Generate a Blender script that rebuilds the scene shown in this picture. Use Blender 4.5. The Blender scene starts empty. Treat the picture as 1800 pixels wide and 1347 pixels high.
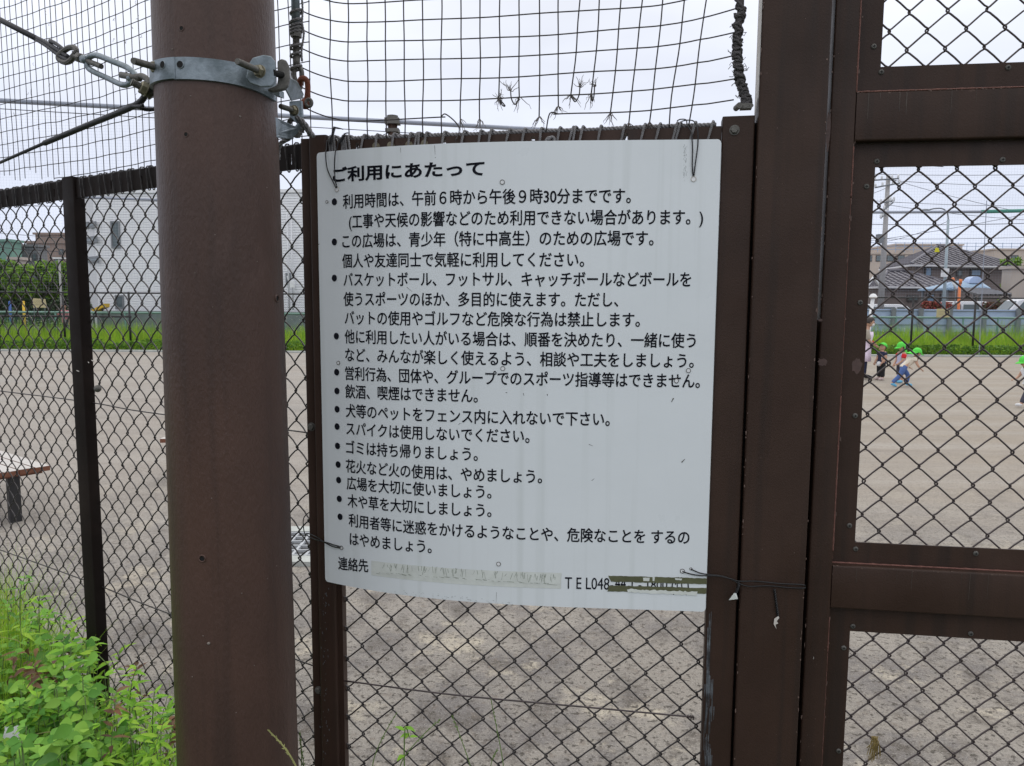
import bpy, bmesh, math, random
from mathutils import Vector as V, Matrix, noise
R = math.radians
rnd = random.Random(7)
sc = bpy.context.scene
COL = sc.collection

# ---------------------------------------------------------------- camera
F, CX, CY, CAMZ = 1340.0, 900.0, 673.5, 1.65
PITCH, ROLL = math.atan(140.5 / F), 0.006
cam_d = bpy.data.cameras.new('camera'); cam = bpy.data.objects.new('camera', cam_d); COL.objects.link(cam)
cam_d.sensor_width = 36.0; cam_d.lens = 36.0 * F / 1800.0
cam_d.clip_start = 0.05; cam_d.clip_end = 1500
RM = Matrix.Rotation(R(90) - PITCH, 3, 'X') @ Matrix.Rotation(ROLL, 3, 'Z')
CAM = V((0, 0, CAMZ))
cam.matrix_world = Matrix.Translation(CAM) @ RM.to_4x4()
sc.camera = cam

# ---------------------------------------------------------------- sky and sun (bright overcast)
SUN_EL, SUN_AZ = R(62), R(25)
w = bpy.data.worlds.new('World'); sc.world = w; w.use_nodes = True
nt = w.node_tree; nt.nodes.clear()
def wn(t, **k):
    n = nt.nodes.new(t)
    for a, b in k.items(): setattr(n, a, b)
    return n
sky = wn('ShaderNodeTexSky', sky_type='NISHITA', sun_disc=False, sun_elevation=SUN_EL, sun_rotation=SUN_AZ)
tc = wn('ShaderNodeTexCoord'); sep = wn('ShaderNodeSeparateXYZ')
nt.links.new(tc.outputs['Generated'], sep.inputs[0])
ramp = wn('ShaderNodeValToRGB')
el = ramp.color_ramp.elements
el[0].position = 0.0; el[0].color = (0.52, 0.56, 0.69, 1)
el[1].position = 1.0; el[1].color = (1.12, 1.10, 1.08, 1)
e = el.new(0.10); e.color = (0.605, 0.64, 0.76, 1)
e = el.new(0.32); e.color = (0.735, 0.755, 0.825, 1)
e = el.new(0.6); e.color = (0.99, 0.985, .99, 1)
nt.links.new(sep.outputs['Z'], ramp.inputs[0])
mp = wn('ShaderNodeMapping'); mp.inputs['Scale'].default_value = (1.3, 1.3, 3.5)
nt.links.new(tc.outputs['Generated'], mp.inputs[0])
nz = wn('ShaderNodeTexNoise'); nz.inputs['Scale'].default_value = 2.2; nz.inputs['Detail'].default_value = 5; nz.inputs['Roughness'].default_value = 0.45
nt.links.new(mp.outputs[0], nz.inputs[0])
nr = wn('ShaderNodeMapRange'); nr.inputs[1].default_value = 0.3; nr.inputs[2].default_value = 0.7; nr.inputs[3].default_value = 9.2; nr.inputs[4].default_value = 11.9
nt.links.new(nz.outputs['Fac'], nr.inputs[0])
mul = wn('ShaderNodeVectorMath', operation='SCALE')
nt.links.new(ramp.outputs['Color'], mul.inputs[0]); nt.links.new(nr.outputs[0], mul.inputs['Scale'])
mx = wn('ShaderNodeMix', data_type='RGBA'); mx.inputs[0].default_value = 0.90
nt.links.new(sky.outputs[0], mx.inputs[6]); nt.links.new(mul.outputs[0], mx.inputs[7])
bg = wn('ShaderNodeBackground'); bg.inputs['Strength'].default_value = 0.10
out = wn('ShaderNodeOutputWorld')
nt.links.new(mx.outputs[2], bg.inputs['Color']); nt.links.new(bg.outputs[0], out.inputs['Surface'])
sd = bpy.data.lights.new('sun', 'SUN'); sd.energy = 0.7; sd.angle = R(18); sd.color = (1.0, 0.97, 0.93)
so = bpy.data.objects.new('sun', sd); COL.objects.link(so)
sdir = V((math.sin(SUN_AZ) * math.cos(SUN_EL), math.cos(SUN_AZ) * math.cos(SUN_EL), math.sin(SUN_EL)))
so.rotation_euler = sdir.to_track_quat('Z', 'Y').to_euler(); so.location = (0, 0, 30)
vs = sc.view_settings; vs.view_transform = 'Standard'; vs.look = 'None'; vs.exposure = 0.36; vs.gamma = 1.0; vs.use_curve_mapping = False

# ---------------------------------------------------------------- geometry of sight lines
def ray(px, py): return RM @ V(((px - CX) / F, -(py - CY) / F, -1.0))
def atY(px, py, Y):
    d = ray(px, py); return CAM + d * (Y / d.y)
def onz(px, py, z=0.0):
    d = ray(px, py); return CAM + d * ((z - CAMZ) / d.z)
def onp(px, py, p0, n):
    d = ray(px, py); return CAM + d * ((p0 - CAM).dot(n) / d.dot(n))
ZUP = V((0, 0, 1))
class Plane:            # a vertical plane with its own (along, up) coordinates
    def __init__(s, a, b):
        s.o = V((a[0], a[1], 0)); s.u = (V((b[0], b[1], 0)) - s.o).normalized(); s.n = V((-s.u.y, s.u.x, 0))   # n points away from the viewer
        if s.n.y < 0: s.n = -s.n
    def P(s, a, z, d=0.0): return s.o + s.u * a + ZUP * z + s.n * d
    def at(s, px, py, d=0.0):
        p = onp(px, py, s.o + s.n * d, s.n); return ((p - s.o).dot(s.u), p.z)

# ---------------------------------------------------------------- scene helpers
ORG = {}
def tag(o, label=None, cat=None, group=None, kind=None):
    if label: o['label'] = label
    if cat: o['category'] = cat
    if group: o['group'] = group
    if kind: o['kind'] = kind
    return o
def thing(name, label, cat, loc=(0, 0, 0), group=None):
    o = bpy.data.objects.new(name, None); COL.objects.link(o); o.location = loc; o.empty_display_size = 0.1
    ORG[o] = V(loc); return tag(o, label, cat, group)
class MB:
    def __init__(s): s.v = []; s.f = []; s.m = []
    def add(s, vs, fs, m=0):
        b = len(s.v); s.v += [V(p) for p in vs]; s.f += [tuple(i + b for i in f) for f in fs]; s.m += [m] * len(fs); return s
    def box(s, o, ax, ay, az, m=0):     # corner + three edge vectors
        o, ax, ay, az = V(o), V(ax), V(ay), V(az)
        p = [o, o + ax, o + ax + ay, o + ay]; p += [q + az for q in p]
        fs = [(0, 3, 2, 1), (4, 5, 6, 7), (0, 1, 5, 4), (1, 2, 6, 5), (2, 3, 7, 6), (3, 0, 4, 7)]
        if ax.cross(ay).dot(az) < 0: fs = [f[::-1] for f in fs]
        return s.add(p, fs, m)
    def cbox(s, c, sx, sy, sz, m=0, rz=0.0):
        ax = V((math.cos(rz), math.sin(rz), 0)); ay = V((-math.sin(rz), math.cos(rz), 0)); c = V(c)
        return s.box(c - ax * sx / 2 - ay * sy / 2 - ZUP * sz / 2, ax * sx, ay * sy, ZUP * sz, m)
    def prism(s, poly, d, m=0):         # polygon (3d points) swept along d
        n = len(poly); d = V(d); a = [V(p) for p in poly]; b = [p + d for p in a]
        nn = sum(((a[i].cross(a[(i + 1) % n])) for i in range(n)), V((0, 0, 0)))
        fs = [tuple(range(n))[::-1], tuple(range(n, 2 * n))] + [(i, (i + 1) % n, n + (i + 1) % n, n + i) for i in range(n)]
        if nn.dot(d) < 0: fs = [f[::-1] for f in fs]
        return s.add(a + b, fs, m)
    def rrect(s, o, ax, ay, L, r, m=0, k=3):   # rounded-corner tube: section ax x ay swept along L
        o, ax, ay = V(o), V(ax), V(ay); W, H = ax.length, ay.length; x, y = ax.normalized(), ay.normalized(); pts = []
        for cx, cy, a0 in ((W - r, H - r, 0), (r, H - r, 90), (r, r, 180), (W - r, r, 270)):
            for i in range(k + 1):
                a = R(a0 + 90 * i / k); pts.append(o + x * (cx + r * math.cos(a)) + y * (cy + r * math.sin(a)))
        return s.prism(pts, L, m)
    def tube(s, pts, r, n=6, m=0, closed=False, cap=True, flat=None):
        pts = [V(p) for p in pts]; N = len(pts)
        if not isinstance(r, (list, tuple)): r = [r] * N
        t0 = (pts[1] - pts[0]).normalized()
        up = V((0, 0, 1)) if abs(t0.z) < 0.9 else V((1, 0, 0))
        a = t0.cross(up).normalized(); vs = []; prev = t0
        for i in range(N):
            t = (pts[(i + 1) % N] - pts[i - 1]) if closed or 0 < i < N - 1 else (pts[1] - pts[0] if i == 0 else pts[-1] - pts[-2])
            if t.length < 1e-9: t = prev.copy()
            t = t.normalized(); q = prev.rotation_difference(t); a = (q @ a); a = (a - t * a.dot(t)).normalized(); prev = t; b = t.cross(a)
            for k in range(n):
                g = 2 * math.pi * k / n; vs.append(pts[i] + (a * math.cos(g) + b * math.sin(g)) * r[i])
        fs = []
        for i in range(N if closed else N - 1):
            j = (i + 1) % N
            for k in range(n): fs.append((i * n + k, i * n + (k + 1) % n, j * n + (k + 1) % n, j * n + k))
        if cap and not closed: fs += [tuple(range(n))[::-1], tuple((N - 1) * n + k for k in range(n))]
        return s.add(vs, fs, m)
    def cyl(s, a, b, r, n=12, m=0, r2=None): return s.tube([a, b], [r, r if r2 is None else r2], n, m)
    def lathe(s, o, axis, prof, n=16, m=0, a0=0.0, a1=2 * math.pi, side=None):   # prof: (radius, along)
        o, ax = V(o), V(axis).normalized(); x = side or ax.cross(V((0, 0, 1)) if abs(ax.z) < 0.9 else V((1, 0, 0))).normalized(); y = ax.cross(x)
        full = abs(a1 - a0 - 2 * math.pi) < 1e-6; K = n if full else n + 1; vs = []
        for rr, h in prof:
            for k in range(K):
                g = a0 + (a1 - a0) * k / n; vs.append(o + ax * h + (x * math.cos(g) + y * math.sin(g)) * rr)
        fs = []
        for i in range(len(prof) - 1):
            for k in range(n): fs.append((i * K + k, i * K + (k + 1) % K, (i + 1) * K + (k + 1) % K, (i + 1) * K + k))
        return s.add(vs, fs, m)
    def ball(s, c, rx, ry=None, rz=None, n=10, m=0, M3=None):
        ry = ry or rx; rz = rz or rx; vs = []; fs = []; c = V(c); h = n // 2 + 1
        for i in range(h + 1):
            t = math.pi * i / h
            for k in range(n):
                g = 2 * math.pi * k / n; p = V((rx * math.sin(t) * math.cos(g), ry * math.sin(t) * math.sin(g), rz * math.cos(t)))
                vs.append(c + (M3 @ p if M3 else p))
        for i in range(h):
            for k in range(n): fs.append((i * n + k, (i + 1) * n + k, (i + 1) * n + (k + 1) % n, i * n + (k + 1) % n))
        return s.add(vs, fs, m)
    def hexa(s, c, ax, r, h, m=0):      # hexagonal head or nut
        c, ax = V(c), V(ax).normalized(); return s.tube([c, c + ax * h * .8, c + ax * h], [r, r, r * .86], 6, m)
    def build(s, name, mat, parent=None, smooth=False, org=None, auto=None):
        o0 = ORG[parent] if parent else V(org or (0, 0, 0))
        me = bpy.data.meshes.new(name); me.from_pydata([p - o0 for p in s.v], [], s.f)
        for q in (mat if isinstance(mat, (list, tuple)) else [mat]): me.materials.append(q)
        if isinstance(mat, (list, tuple)): me.polygons.foreach_set('material_index', s.m)
        if smooth or auto is not None:
            me.polygons.foreach_set('use_smooth', [True] * len(me.polygons))
            if auto is not None: me.set_sharp_from_angle(angle=R(auto))
        me.validate(); me.update()
        o = bpy.data.objects.new(name, me); COL.objects.link(o)
        if parent: o.parent = parent
        else: o.location = o0
        ORG[o] = o0; return o
def kids(o): return [c for c in bpy.data.objects if c.parent == o]
def copy_tree(o, parent=None):
    c = o.copy(); COL.objects.link(c)
    if parent: c.parent = parent
    for ch in kids(o): copy_tree(ch, c)
    ORG[c] = V(c.location); return c
def smooth_path(pts, k=6):          # Catmull-Rom through the points
    pts = [V(p) for p in pts]; o = []
    for i in range(len(pts) - 1):
        p0, p1, p2, p3 = pts[max(i - 1, 0)], pts[i], pts[i + 1], pts[min(i + 2, len(pts) - 1)]
        for j in range(k):
            t = j / k; o.append(0.5 * ((2 * p1) + (p2 - p0) * t + (2 * p0 - 5 * p1 + 4 * p2 - p3) * t * t + (3 * p1 - p0 - 3 * p2 + p3) * t ** 3))
    return o + [pts[-1]]
def rope(mb, pts, r, pitch=None, strands=3, n=4, k=6):     # laid rope of helical strands
    P = smooth_path(pts, k) if k > 1 else [V(p) for p in pts]
    pitch = pitch or r * 7; L = [0.0]
    for i in range(1, len(P)): L.append(L[-1] + (P[i] - P[i - 1]).length)
    step = pitch / 7; N = max(3, int(L[-1] / step)); Q = []; j = 0
    for i in range(N + 1):
        d = L[-1] * i / N
        while j < len(P) - 2 and L[j + 1] < d: j += 1
        t = (d - L[j]) / max(1e-9, L[j + 1] - L[j]); Q.append(P[j].lerp(P[j + 1], min(1, max(0, t))))
    prev = (Q[1] - Q[0]).normalized(); a = prev.cross(V((0.3, 0.5, 0.8))).normalized(); fr = []
    for i in range(N + 1):
        t = (Q[min(i + 1, N)] - Q[max(i - 1, 0)])
        t = t.normalized() if t.length > 1e-9 else prev
        a = prev.rotation_difference(t) @ a; a = (a - t * a.dot(t)).normalized(); prev = t; fr.append((a, t.cross(a)))
    for s_ in range(strands):
        pp = []
        for i in range(N + 1):
            g = 2 * math.pi * (s_ / strands + L[-1] * i / N / pitch); x, y = fr[i]; pp.append(Q[i] + (x * math.cos(g) + y * math.sin(g)) * r * 0.52)
        mb.tube(pp, r * 0.52, n)

# ---------------------------------------------------------------- materials
MATS = {}
def mat(name, col, rough=0.6, metal=0.0, var=0.12, scale=8.0, bump=0.0, bscale=120.0, spec=0.5, col2=None, c2=(0.55, 0.75), stretch=None, col3=None, c3=(0.62, 0.72), s3=2.0, island=False, transl=0.0, detail=6, streak=None, hook=None):
    m = bpy.data.materials.new(name); m.use_nodes = True; T = m.node_tree; N = T.nodes; N.clear(); lk = T.links.new
    o = N.new('ShaderNodeOutputMaterial'); b = N.new('ShaderNodeBsdfPrincipled')
    b.inputs['Roughness'].default_value = rough; b.inputs['Metallic'].default_value = metal; b.inputs['Specular IOR Level'].default_value = spec
    tcn = N.new('ShaderNodeTexCoord'); mpn = N.new('ShaderNodeMapping'); lk(tcn.outputs['Object'], mpn.inputs[0])
    if stretch: mpn.inputs['Scale'].default_value = stretch
    def noise_(sc_, det=detail, ro=0.6):
        q = N.new('ShaderNodeTexNoise'); q.inputs['Scale'].default_value = sc_; q.inputs['Detail'].default_value = det; q.inputs['Roughness'].default_value = ro; lk(mpn.outputs[0], q.inputs[0]); return q.outputs['Fac']
    def mr(src, a, b_, lo, hi):
        q = N.new('ShaderNodeMapRange'); q.inputs[1].default_value = a; q.inputs[2].default_value = b_; q.inputs[3].default_value = lo; q.inputs[4].default_value = hi; lk(src, q.inputs[0]); return q.outputs[0]
    rgb = N.new('ShaderNodeRGB'); rgb.outputs[0].default_value = (*col, 1); cur = rgb.outputs[0]
    def mixc(fac, a, bcol):
        q = N.new('ShaderNodeMix'); q.data_type = 'RGBA'; lk(fac, q.inputs[0]); lk(a, q.inputs[6]); q.inputs[7].default_value = (*bcol, 1); return q.outputs[2]
    if island:
        g = N.new('ShaderNodeNewGeometry'); cr = N.new('ShaderNodeValToRGB'); lk(g.outputs['Random Per Island'], cr.inputs[0]); E = cr.color_ramp.elements
        cs = island; E[0].color = (*cs[0], 1); E[1].color = (*cs[-1], 1); E[0].position = 0; E[1].position = 1
        for i in range(1, len(cs) - 1): E.new(i / (len(cs) - 1)).color = (*cs[i], 1)
        cur = cr.outputs[0]
    if col2: cur = mixc(mr(noise_(scale * 0.6), c2[0], c2[1], 0, 1), cur, col2)
    if col3: cur = mixc(mr(noise_(s3, 8, 0.7), c3[0], c3[1], 0, 1), cur, col3)
    if var:
        v = mr(noise_(scale), 0.25, 0.75, 1 - var, 1 + var); q = N.new('ShaderNodeVectorMath'); q.operation = 'SCALE'; lk(cur, q.inputs[0]); lk(v, q.inputs['Scale']); cur = q.outputs[0]
    if streak:        # rain-washed dirt: noise drawn out down the surface
        sc3, scol, lo, hi, amt = streak; q = N.new('ShaderNodeMapping'); q.inputs['Scale'].default_value = sc3; lk(tcn.outputs['Object'], q.inputs[0])
        z = N.new('ShaderNodeTexNoise'); z.inputs['Scale'].default_value = 1.0; z.inputs['Detail'].default_value = 5; lk(q.outputs[0], z.inputs[0]); cur = mixc(mr(z.outputs['Fac'], lo, hi, 0, amt), cur, scol)
    if hook: cur = hook(N, lk, tcn, mr, mixc, noise_, cur)
    lk(cur, b.inputs['Base Color'])
    if rough < 0.9: lk(mr(noise_(scale * 2.3), 0.3, 0.7, max(0.02, rough - 0.1), min(1, rough + 0.1)), b.inputs['Roughness'])
    if bump:
        bn = N.new('ShaderNodeBump'); bn.inputs['Strength'].default_value = bump; bn.inputs['Distance'].default_value = 0.01; lk(noise_(bscale, 4), bn.inputs['Height']); lk(bn.outputs[0], b.inputs['Normal'])
    sh = b.outputs[0]
    if transl:
        tr = N.new('ShaderNodeBsdfTranslucent'); lk(cur, tr.inputs['Color']); ms = N.new('ShaderNodeMixShader'); ms.inputs[0].default_value = transl; lk(sh, ms.inputs[1]); lk(tr.outputs[0], ms.inputs[2]); sh = ms.outputs[0]
    lk(sh, o.inputs['Surface']); MATS[name] = m; return m
BROWN = mat('brown_paint', (0.043, 0.0245, 0.0180), 0.5, 0, 0.30, 3.0, 0.10, 260, 0.22, (0.060, 0.037, 0.028), (0.48, 0.8), col3=(0.10, 0.062, 0.05), c3=(0.70, 0.74), s3=9, streak=((30, 30, 1.0), (0.022, 0.017, 0.015), .50, .70, .6))
DBROWN = mat('dark_brown_paint', (0.014, 0.010, 0.009), 0.6, 0, 0.2, 5.0, 0.08, 260, 0.10, (0.026, 0.018, 0.015), (0.55, 0.85))
def algae(N, lk, tcn, mr, mixc, noise_, cur):      # green film on the damp, lower left of the pole
    sx = N.new('ShaderNodeSeparateXYZ'); lk(tcn.outputs['Object'], sx.inputs[0])
    def mulm(a, b_):
        q = N.new('ShaderNodeMath'); q.operation = 'MULTIPLY'; lk(a, q.inputs[0]); lk(b_, q.inputs[1]); return q.outputs[0]
    f = mulm(mulm(mr(sx.outputs['X'], -.055, -.110, 0, 1), mr(sx.outputs['Z'], 1.55, .85, 0, 1)), mr(noise_(9), .35, .6, .3, 1))
    return mixc(f, cur, (.062, .062, .016))
POLE = mat('pole_paint', (0.094, 0.053, 0.041), 0.43, 0, 0.30, 2.2, 0.22, 190, 0.30, (0.040, 0.026, 0.023), (0.40, 0.66), stretch=(1, 1, 0.40), col3=(0.13, 0.082, 0.072), c3=(0.56, 0.74), s3=3.5, streak=((26, 26, 1.1), (0.030, 0.022, 0.020), .50, .72, .5), hook=algae)
BLACK = mat('black_paint', (0.018, 0.017, 0.018), 0.5)
GALV = mat('galvanised_steel', (0.235, 0.275, 0.305), 0.42, 0.55, 0.25, 40, 0.12, 300, 0.5, (0.12, 0.15, 0.165), (0.42, 0.68))
GALVD = mat('weathered_steel', (0.12, 0.115, 0.105), 0.55, 0.4, 0.3, 60, 0.2, 400)
NUT = mat('yellowed_zinc', (0.22, 0.20, 0.14), 0.5, 0.5, 0.3, 90)
RUST = mat('rusty_steel', (0.17, 0.048, 0.022), 0.75, 0.1, 0.4, 70, 0.3, 300)
PRIMER = mat('red_primer', (0.17, 0.075, 0.058), 0.7, 0, 0.35, 60, 0.4, 260)
HOLEW = mat('bright_hole_fill', (.80, .81, .83), .4, 0, .06)  # rivet centres, and light through the open eyelets painted as near-white
BARE = mat('pale_primer', (0.55, 0.52, 0.48), 0.6, 0, 0.12, 12, 0.05, 100, col2=(0.42, 0.36, 0.30))
DROPE = mat('dark_rope', (0.085, 0.08, 0.082), 0.9, 0, 0.45, 90)
ROPE = mat('grey_rope', (0.21, 0.205, 0.21), 0.85, 0, 0.35, 120)
CORD = mat('dark_net_cord', (0.055, 0.05, 0.05), 0.8, 0, 0.3, 60)
FRAY = mat('frayed_fibre', (0.17, 0.15, 0.14), 0.9, 0, 0.3, 60)
CABLE = mat('wire_cable', (0.035, 0.035, 0.04), 0.5, 0.2, 0.3, 90)
WIRE = mat('dark_brown_mesh_wire', (0.024, 0.019, 0.019), 0.45, 0.0, 0.3, 30)
GWIRE = mat('brown_mesh_wire', (0.050, 0.036, 0.036), 0.45, 0.0, 0.3, 30)
TIE = mat('black_tie_wire', (0.010, 0.010, 0.012), 0.4)
BOARD = mat('white_sheet_metal', (0.75, 0.79, 0.82), 0.36, 0, 0.035, 3.0, 0.015, 60, 0.45, (0.67, 0.72, 0.74), (0.5, 0.9), col3=(0.50, 0.53, 0.50), c3=(0.70, 0.82), s3=7, streak=((38, 38, .9), (0.58, 0.62, 0.62), .54, .76, .45))
INK = mat('black_lettering', (0.006, 0.007, 0.014), 0.6, 0, 0.1, spec=0.15)
OLIVE = mat('olive_tape', (0.105, 0.11, 0.055), 0.6, 0, 0.25, 25, 0.2, 90)
CTAPE = mat('yellowed_clear_tape', (0.68, 0.71, 0.68), 0.35, 0, 0.10, 30, 0.1, 60, col2=(0.60, 0.63, 0.58), c2=(0.5, 0.7))
GRIME = mat('green_grime', (0.22, 0.25, 0.20), 0.8, 0, 0.3, 60)
DARK = mat('dark_hole', (0.006, 0.006, 0.006), 0.9)
STREAK = mat('chalky_streak', (0.16, 0.18, 0.20), 0.7, 0, 0.5, 40, col2=(0.05, 0.05, 0.055), c2=(0.4, 0.62))
# ================================================================ near fence, gate and notice board
M = Plane((-0.434, 1.737), (0.415, 1.570))
LF = Plane((-0.490, 1.792), (-1.690, 2.566))       # side fence runs back to the left; a grows leftwards
if LF.n.y < 0: LF.n = -LF.n

def chainlink(mb, pl, a0, a1, z0, z1, D, r, d=0.0, seg=5, jit=0.0012, ph=0.0, lean=0.0, dep=2.4):
    """woven diamonds: each wire is a flattened helix hooked round its neighbours"""
    hw = D / 2; k0 = int(math.floor(a0 / hw)) ; k1 = int(math.ceil(a1 / hw))
    for k in range(k0, k1):
        x0, x1 = k * hw, (k + 1) * hw
        if x1 < a0 + 0.004 or x0 > a1 - 0.004: continue
        pts = []; off = ph + (0 if k % 2 == 0 else hw); prev = None
        j = int((z0 - off) / hw) - 2
        while True:
            z = off + j * hw
            if z > z1 + hw: break
            right = (j % 2 != 0); e = x1 + r * 1.15 if right else x0 - r * 1.15; s_ = 1 if right else -1
            e += (rnd.random() - .5) * 2 * jit; z += (rnd.random() - .5) * 2 * jit; A = r * dep
            if prev:
                sg = 1 if right else -1         # legs running one way bow towards the viewer, the other way behind
                for t in (.18, .5, .82): pts.append((prev[0] + (e - prev[0]) * t, prev[1] + (z - prev[1]) * t, sg * A * (.62 if t != .5 else 1)))
            for (xx, zz, dd) in ((e - s_ * r * .45, z - r * 1.5, (1 if right else -1) * r * .9), (e, z, 0), (e - s_ * r * .45, z + r * 1.5, (-1 if right else 1) * r * .9)): pts.append((xx, zz, dd))
            prev = (e, z); j += 1
        pts = [pl.P(x_ + lean * (z_ - z0), z_, d + d_) for x_, z_, d_ in pts if z0 <= z_ <= z1]
        if len(pts) > 2: mb.tube(pts, r, seg, cap=True)
    return mb

def slotted_bar(mb, pl, a0, a1, z0, z1, d0, d1, slots):
    """flat bar with real keyhole openings"""
    du = pl.u; cuts = sorted(slots); x = a0
    def blk(xa, xb, za, zb):
        if xb - xa > 1e-5 and zb - za > 1e-5: mb.box(pl.P(xa, za, d0), du * (xb - xa), ZUP * (zb - za), pl.n * (d1 - d0))
    for (c, wv, za, zb) in cuts:
        blk(x, c - wv / 2, z0, z1); blk(c - wv / 2, c + wv / 2, z0, za); blk(c - wv / 2, c + wv / 2, zb, z1); x = c + wv / 2
    blk(x, a1, z0, z1); return mb

def bolt(name, mb_c, ax, parent, r=0.0075, h=0.006, m=None):
    b = MB(); b.lathe(mb_c, ax, [(r * 1.35, 0), (r * 1.35, 0.0012), (0, 0.0012)], 14); b.hexa(V(mb_c) + V(ax) * 0.001, ax, r, h)
    return b.build(name, m or GALVD, parent)

# ---- main fence panel (behind the notice board)
RZ0, RZ1 = 1.956, 2.006
fen = thing('fence_panel', 'brown steel fence panel with black diamond mesh directly behind the white notice board', 'fence', tuple(M.P(0, 0)))
b = MB(); b.rrect(M.P(-0.022, -0.05, 0.0), M.u * 0.042, M.n * 0.045, ZUP * 2.068, 0.004)
b.rrect(M.P(-0.048, -0.05, 0.014), M.u * 0.0265, M.n * 0.03, ZUP * 2.064, 0.002); b.box(M.P(0.0195, -0.05, 0.016), M.u * 0.012, M.n * 0.022, ZUP * 2.045)
lp = b.build('post', BROWN, fen, auto=40); tag(lp, 'post beside the round pole, spotted with pale flecks')
b = MB(); b.rrect(M.P(0.868, -0.05, 0.0), M.u * 0.062, M.n * 0.05, ZUP * 2.073, 0.003)
rp = b.build('post', BROWN, fen, auto=40); tag(rp, 'post against the square gate post, with a chalky streak')
b = MB()
for i in range(260):      # thin run-down lines of chalk, thickest at mid height
    z = rnd.uniform(.12, 1.0); wd = .010 if .60 < z < .86 else .0035; c_ = .8765 if z > .86 else (.879 if z > .6 else .8775)
    a = c_ + rnd.gauss(0, wd * .45); l = rnd.uniform(.02, .09); q = rnd.uniform(.0003, .0009)
    if a < .8685: continue
    b.prism([M.P(a - q, z, -.0006), M.P(a + q, z, -.0006), M.P(a + q * .6, z - l, -.0006), M.P(a - q * .6, z - l, -.0006)], M.n * .0004)
b.build('chalky_streak', STREAK, rp)
b = MB()
for i in range(60):
    a, z = M.at(rnd.gauss(571, 4), rnd.uniform(1030, 1340)); l = rnd.uniform(.001, .006); q = rnd.uniform(.0004, .0009); b.prism([M.P(a - q, z, -.0005), M.P(a + q, z, -.0005), M.P(a + q + rnd.gauss(0, .001), z - l, -.0005), M.P(a - q * .3, z - l * .8, -.0005)], M.n * .0004)
b.build('pale_flecks', STREAK, lp)
slots = [(M.at(px, 255, .006)[0], .0072, RZ0 + .014, RZ0 + .043) for px in (628, 781, 937, 1100)]
b = slotted_bar(MB(), M, 0.0215, 0.867, RZ0, RZ1, 0.006, 0.011, slots)
b.box(M.P(0.0315, RZ1 - 0.005, 0.0112), M.u * 0.835, M.n * 0.034, ZUP * 0.005)
b.build('top_rail', BROWN, fen)
b = MB(); b.box(M.P(0.0315, 0.06, 0.012), M.u * 0.836, M.n * 0.03, ZUP * 0.03); b.build('bottom_rail', DBROWN, fen)
b = chainlink(MB(), M, 0.0, 0.872, 0.04, 1.99, 0.0745, 0.00190, 0.030, 5, ph=0.012, dep=1.8)
b.build('wire_mesh', WIRE, fen, smooth=True)
b = MB(); b.tube(smooth_path([M.P(0.03, 0.742, 0.022), M.P(0.3, 0.7375, 0.020), M.P(0.6, 0.741, 0.022), M.P(0.852, 0.746, 0.02)], 6), 0.0019, 6)
for a in (0.838, 0.843, 0.848): b.tube([M.P(a, 0.745, .02) + M.n * (0.004 * math.cos(t)) + ZUP * (0.004 * math.sin(t)) + M.u * t * .0004 for t in [i * .6 for i in range(11)]], 0.0012, 5)
b.build('tension_wire', GWIRE, fen, smooth=True)
b = MB(); b.tube([M.P(0.03, 1.34, 0.022), M.P(0.4, 1.337, 0.022), M.P(0.86, 1.343, 0.022)], 0.0019, 6); b.build('tension_wire', WIRE, fen, smooth=True)
for (px, py) in ((543, 752), (556, 1218)):
    a, z = M.at(px, py, 0.0); bolt('bolt', M.P(a, z, 0.0135 if a < -.022 else 0.0), -M.n, fen)
a, z = M.at(1291, 229); bolt('bolt', M.P(a, z, 0), -M.n, fen)
for px, py in ((661, 257), (687, 256), (719, 255), (746, 253)):
    a, z = M.at(px, py, 0.006); bolt('bolt', M.P(a, z, 0.006), -M.n, fen, 0.0062, 0.005, NUT)

# ---- notice board: a bowed sheet
BC = (-0.34356006641655257, 0.2548216331212207, -0.1279217550041256, 1.5974852629056446)
def bY(x): return ((BC[0] * x + BC[1]) * x + BC[2]) * x + BC[3]
BX0, BX1, BZ0, BZ1 = -0.4352, 0.4150, 0.9985, 1.9778
_xs = [BX0 + (BX1 - BX0) * i / 240 for i in range(241)]; _L = [0.0]
for i in range(240): _L.append(_L[-1] + math.hypot(_xs[i + 1] - _xs[i], bY(_xs[i + 1]) - bY(_xs[i])))
BLEN = _L[-1]
def s2x(s):
    s = min(max(s, 0), BLEN); lo = 0
    f = s / BLEN * 240; i = min(239, int(f))
    while i > 0 and _L[i] > s: i -= 1
    while i < 239 and _L[i + 1] < s: i += 1
    return _xs[i] + (_xs[i + 1] - _xs[i]) * (s - _L[i]) / (_L[i + 1] - _L[i])
def BP(s, z, off=0.0):              # point on the board; off towards the reader
    x = s2x(s); g = (3 * BC[0] * x + 2 * BC[1]) * x + BC[2]; n = V((g, -1, 0)).normalized()
    return V((x, bY(x), z)) + n * off
def bpix(px, py):                   # sight line -> board coordinates
    d = ray(px, py); lo, hi = 1.2, 2.2
    for _ in range(50):
        m_ = (lo + hi) / 2; p = CAM + d * (m_ / d.y)
        if p.y < bY(p.x): lo = m_
        else: hi = m_
    x = p.x; i = min(239, max(0, int((x - BX0) / (BX1 - BX0) * 240)))
    return (_L[i] + (_L[i + 1] - _L[i]) * (x - _xs[i]) / (_xs[i + 1] - _xs[i]), p.z)
board = thing('notice_board', 'bowed white notice board with black Japanese rules, wired to the brown fence', 'sign', tuple(BP(BLEN / 2, BZ0)))
b = MB(); K = 60; rc = 0.008
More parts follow.
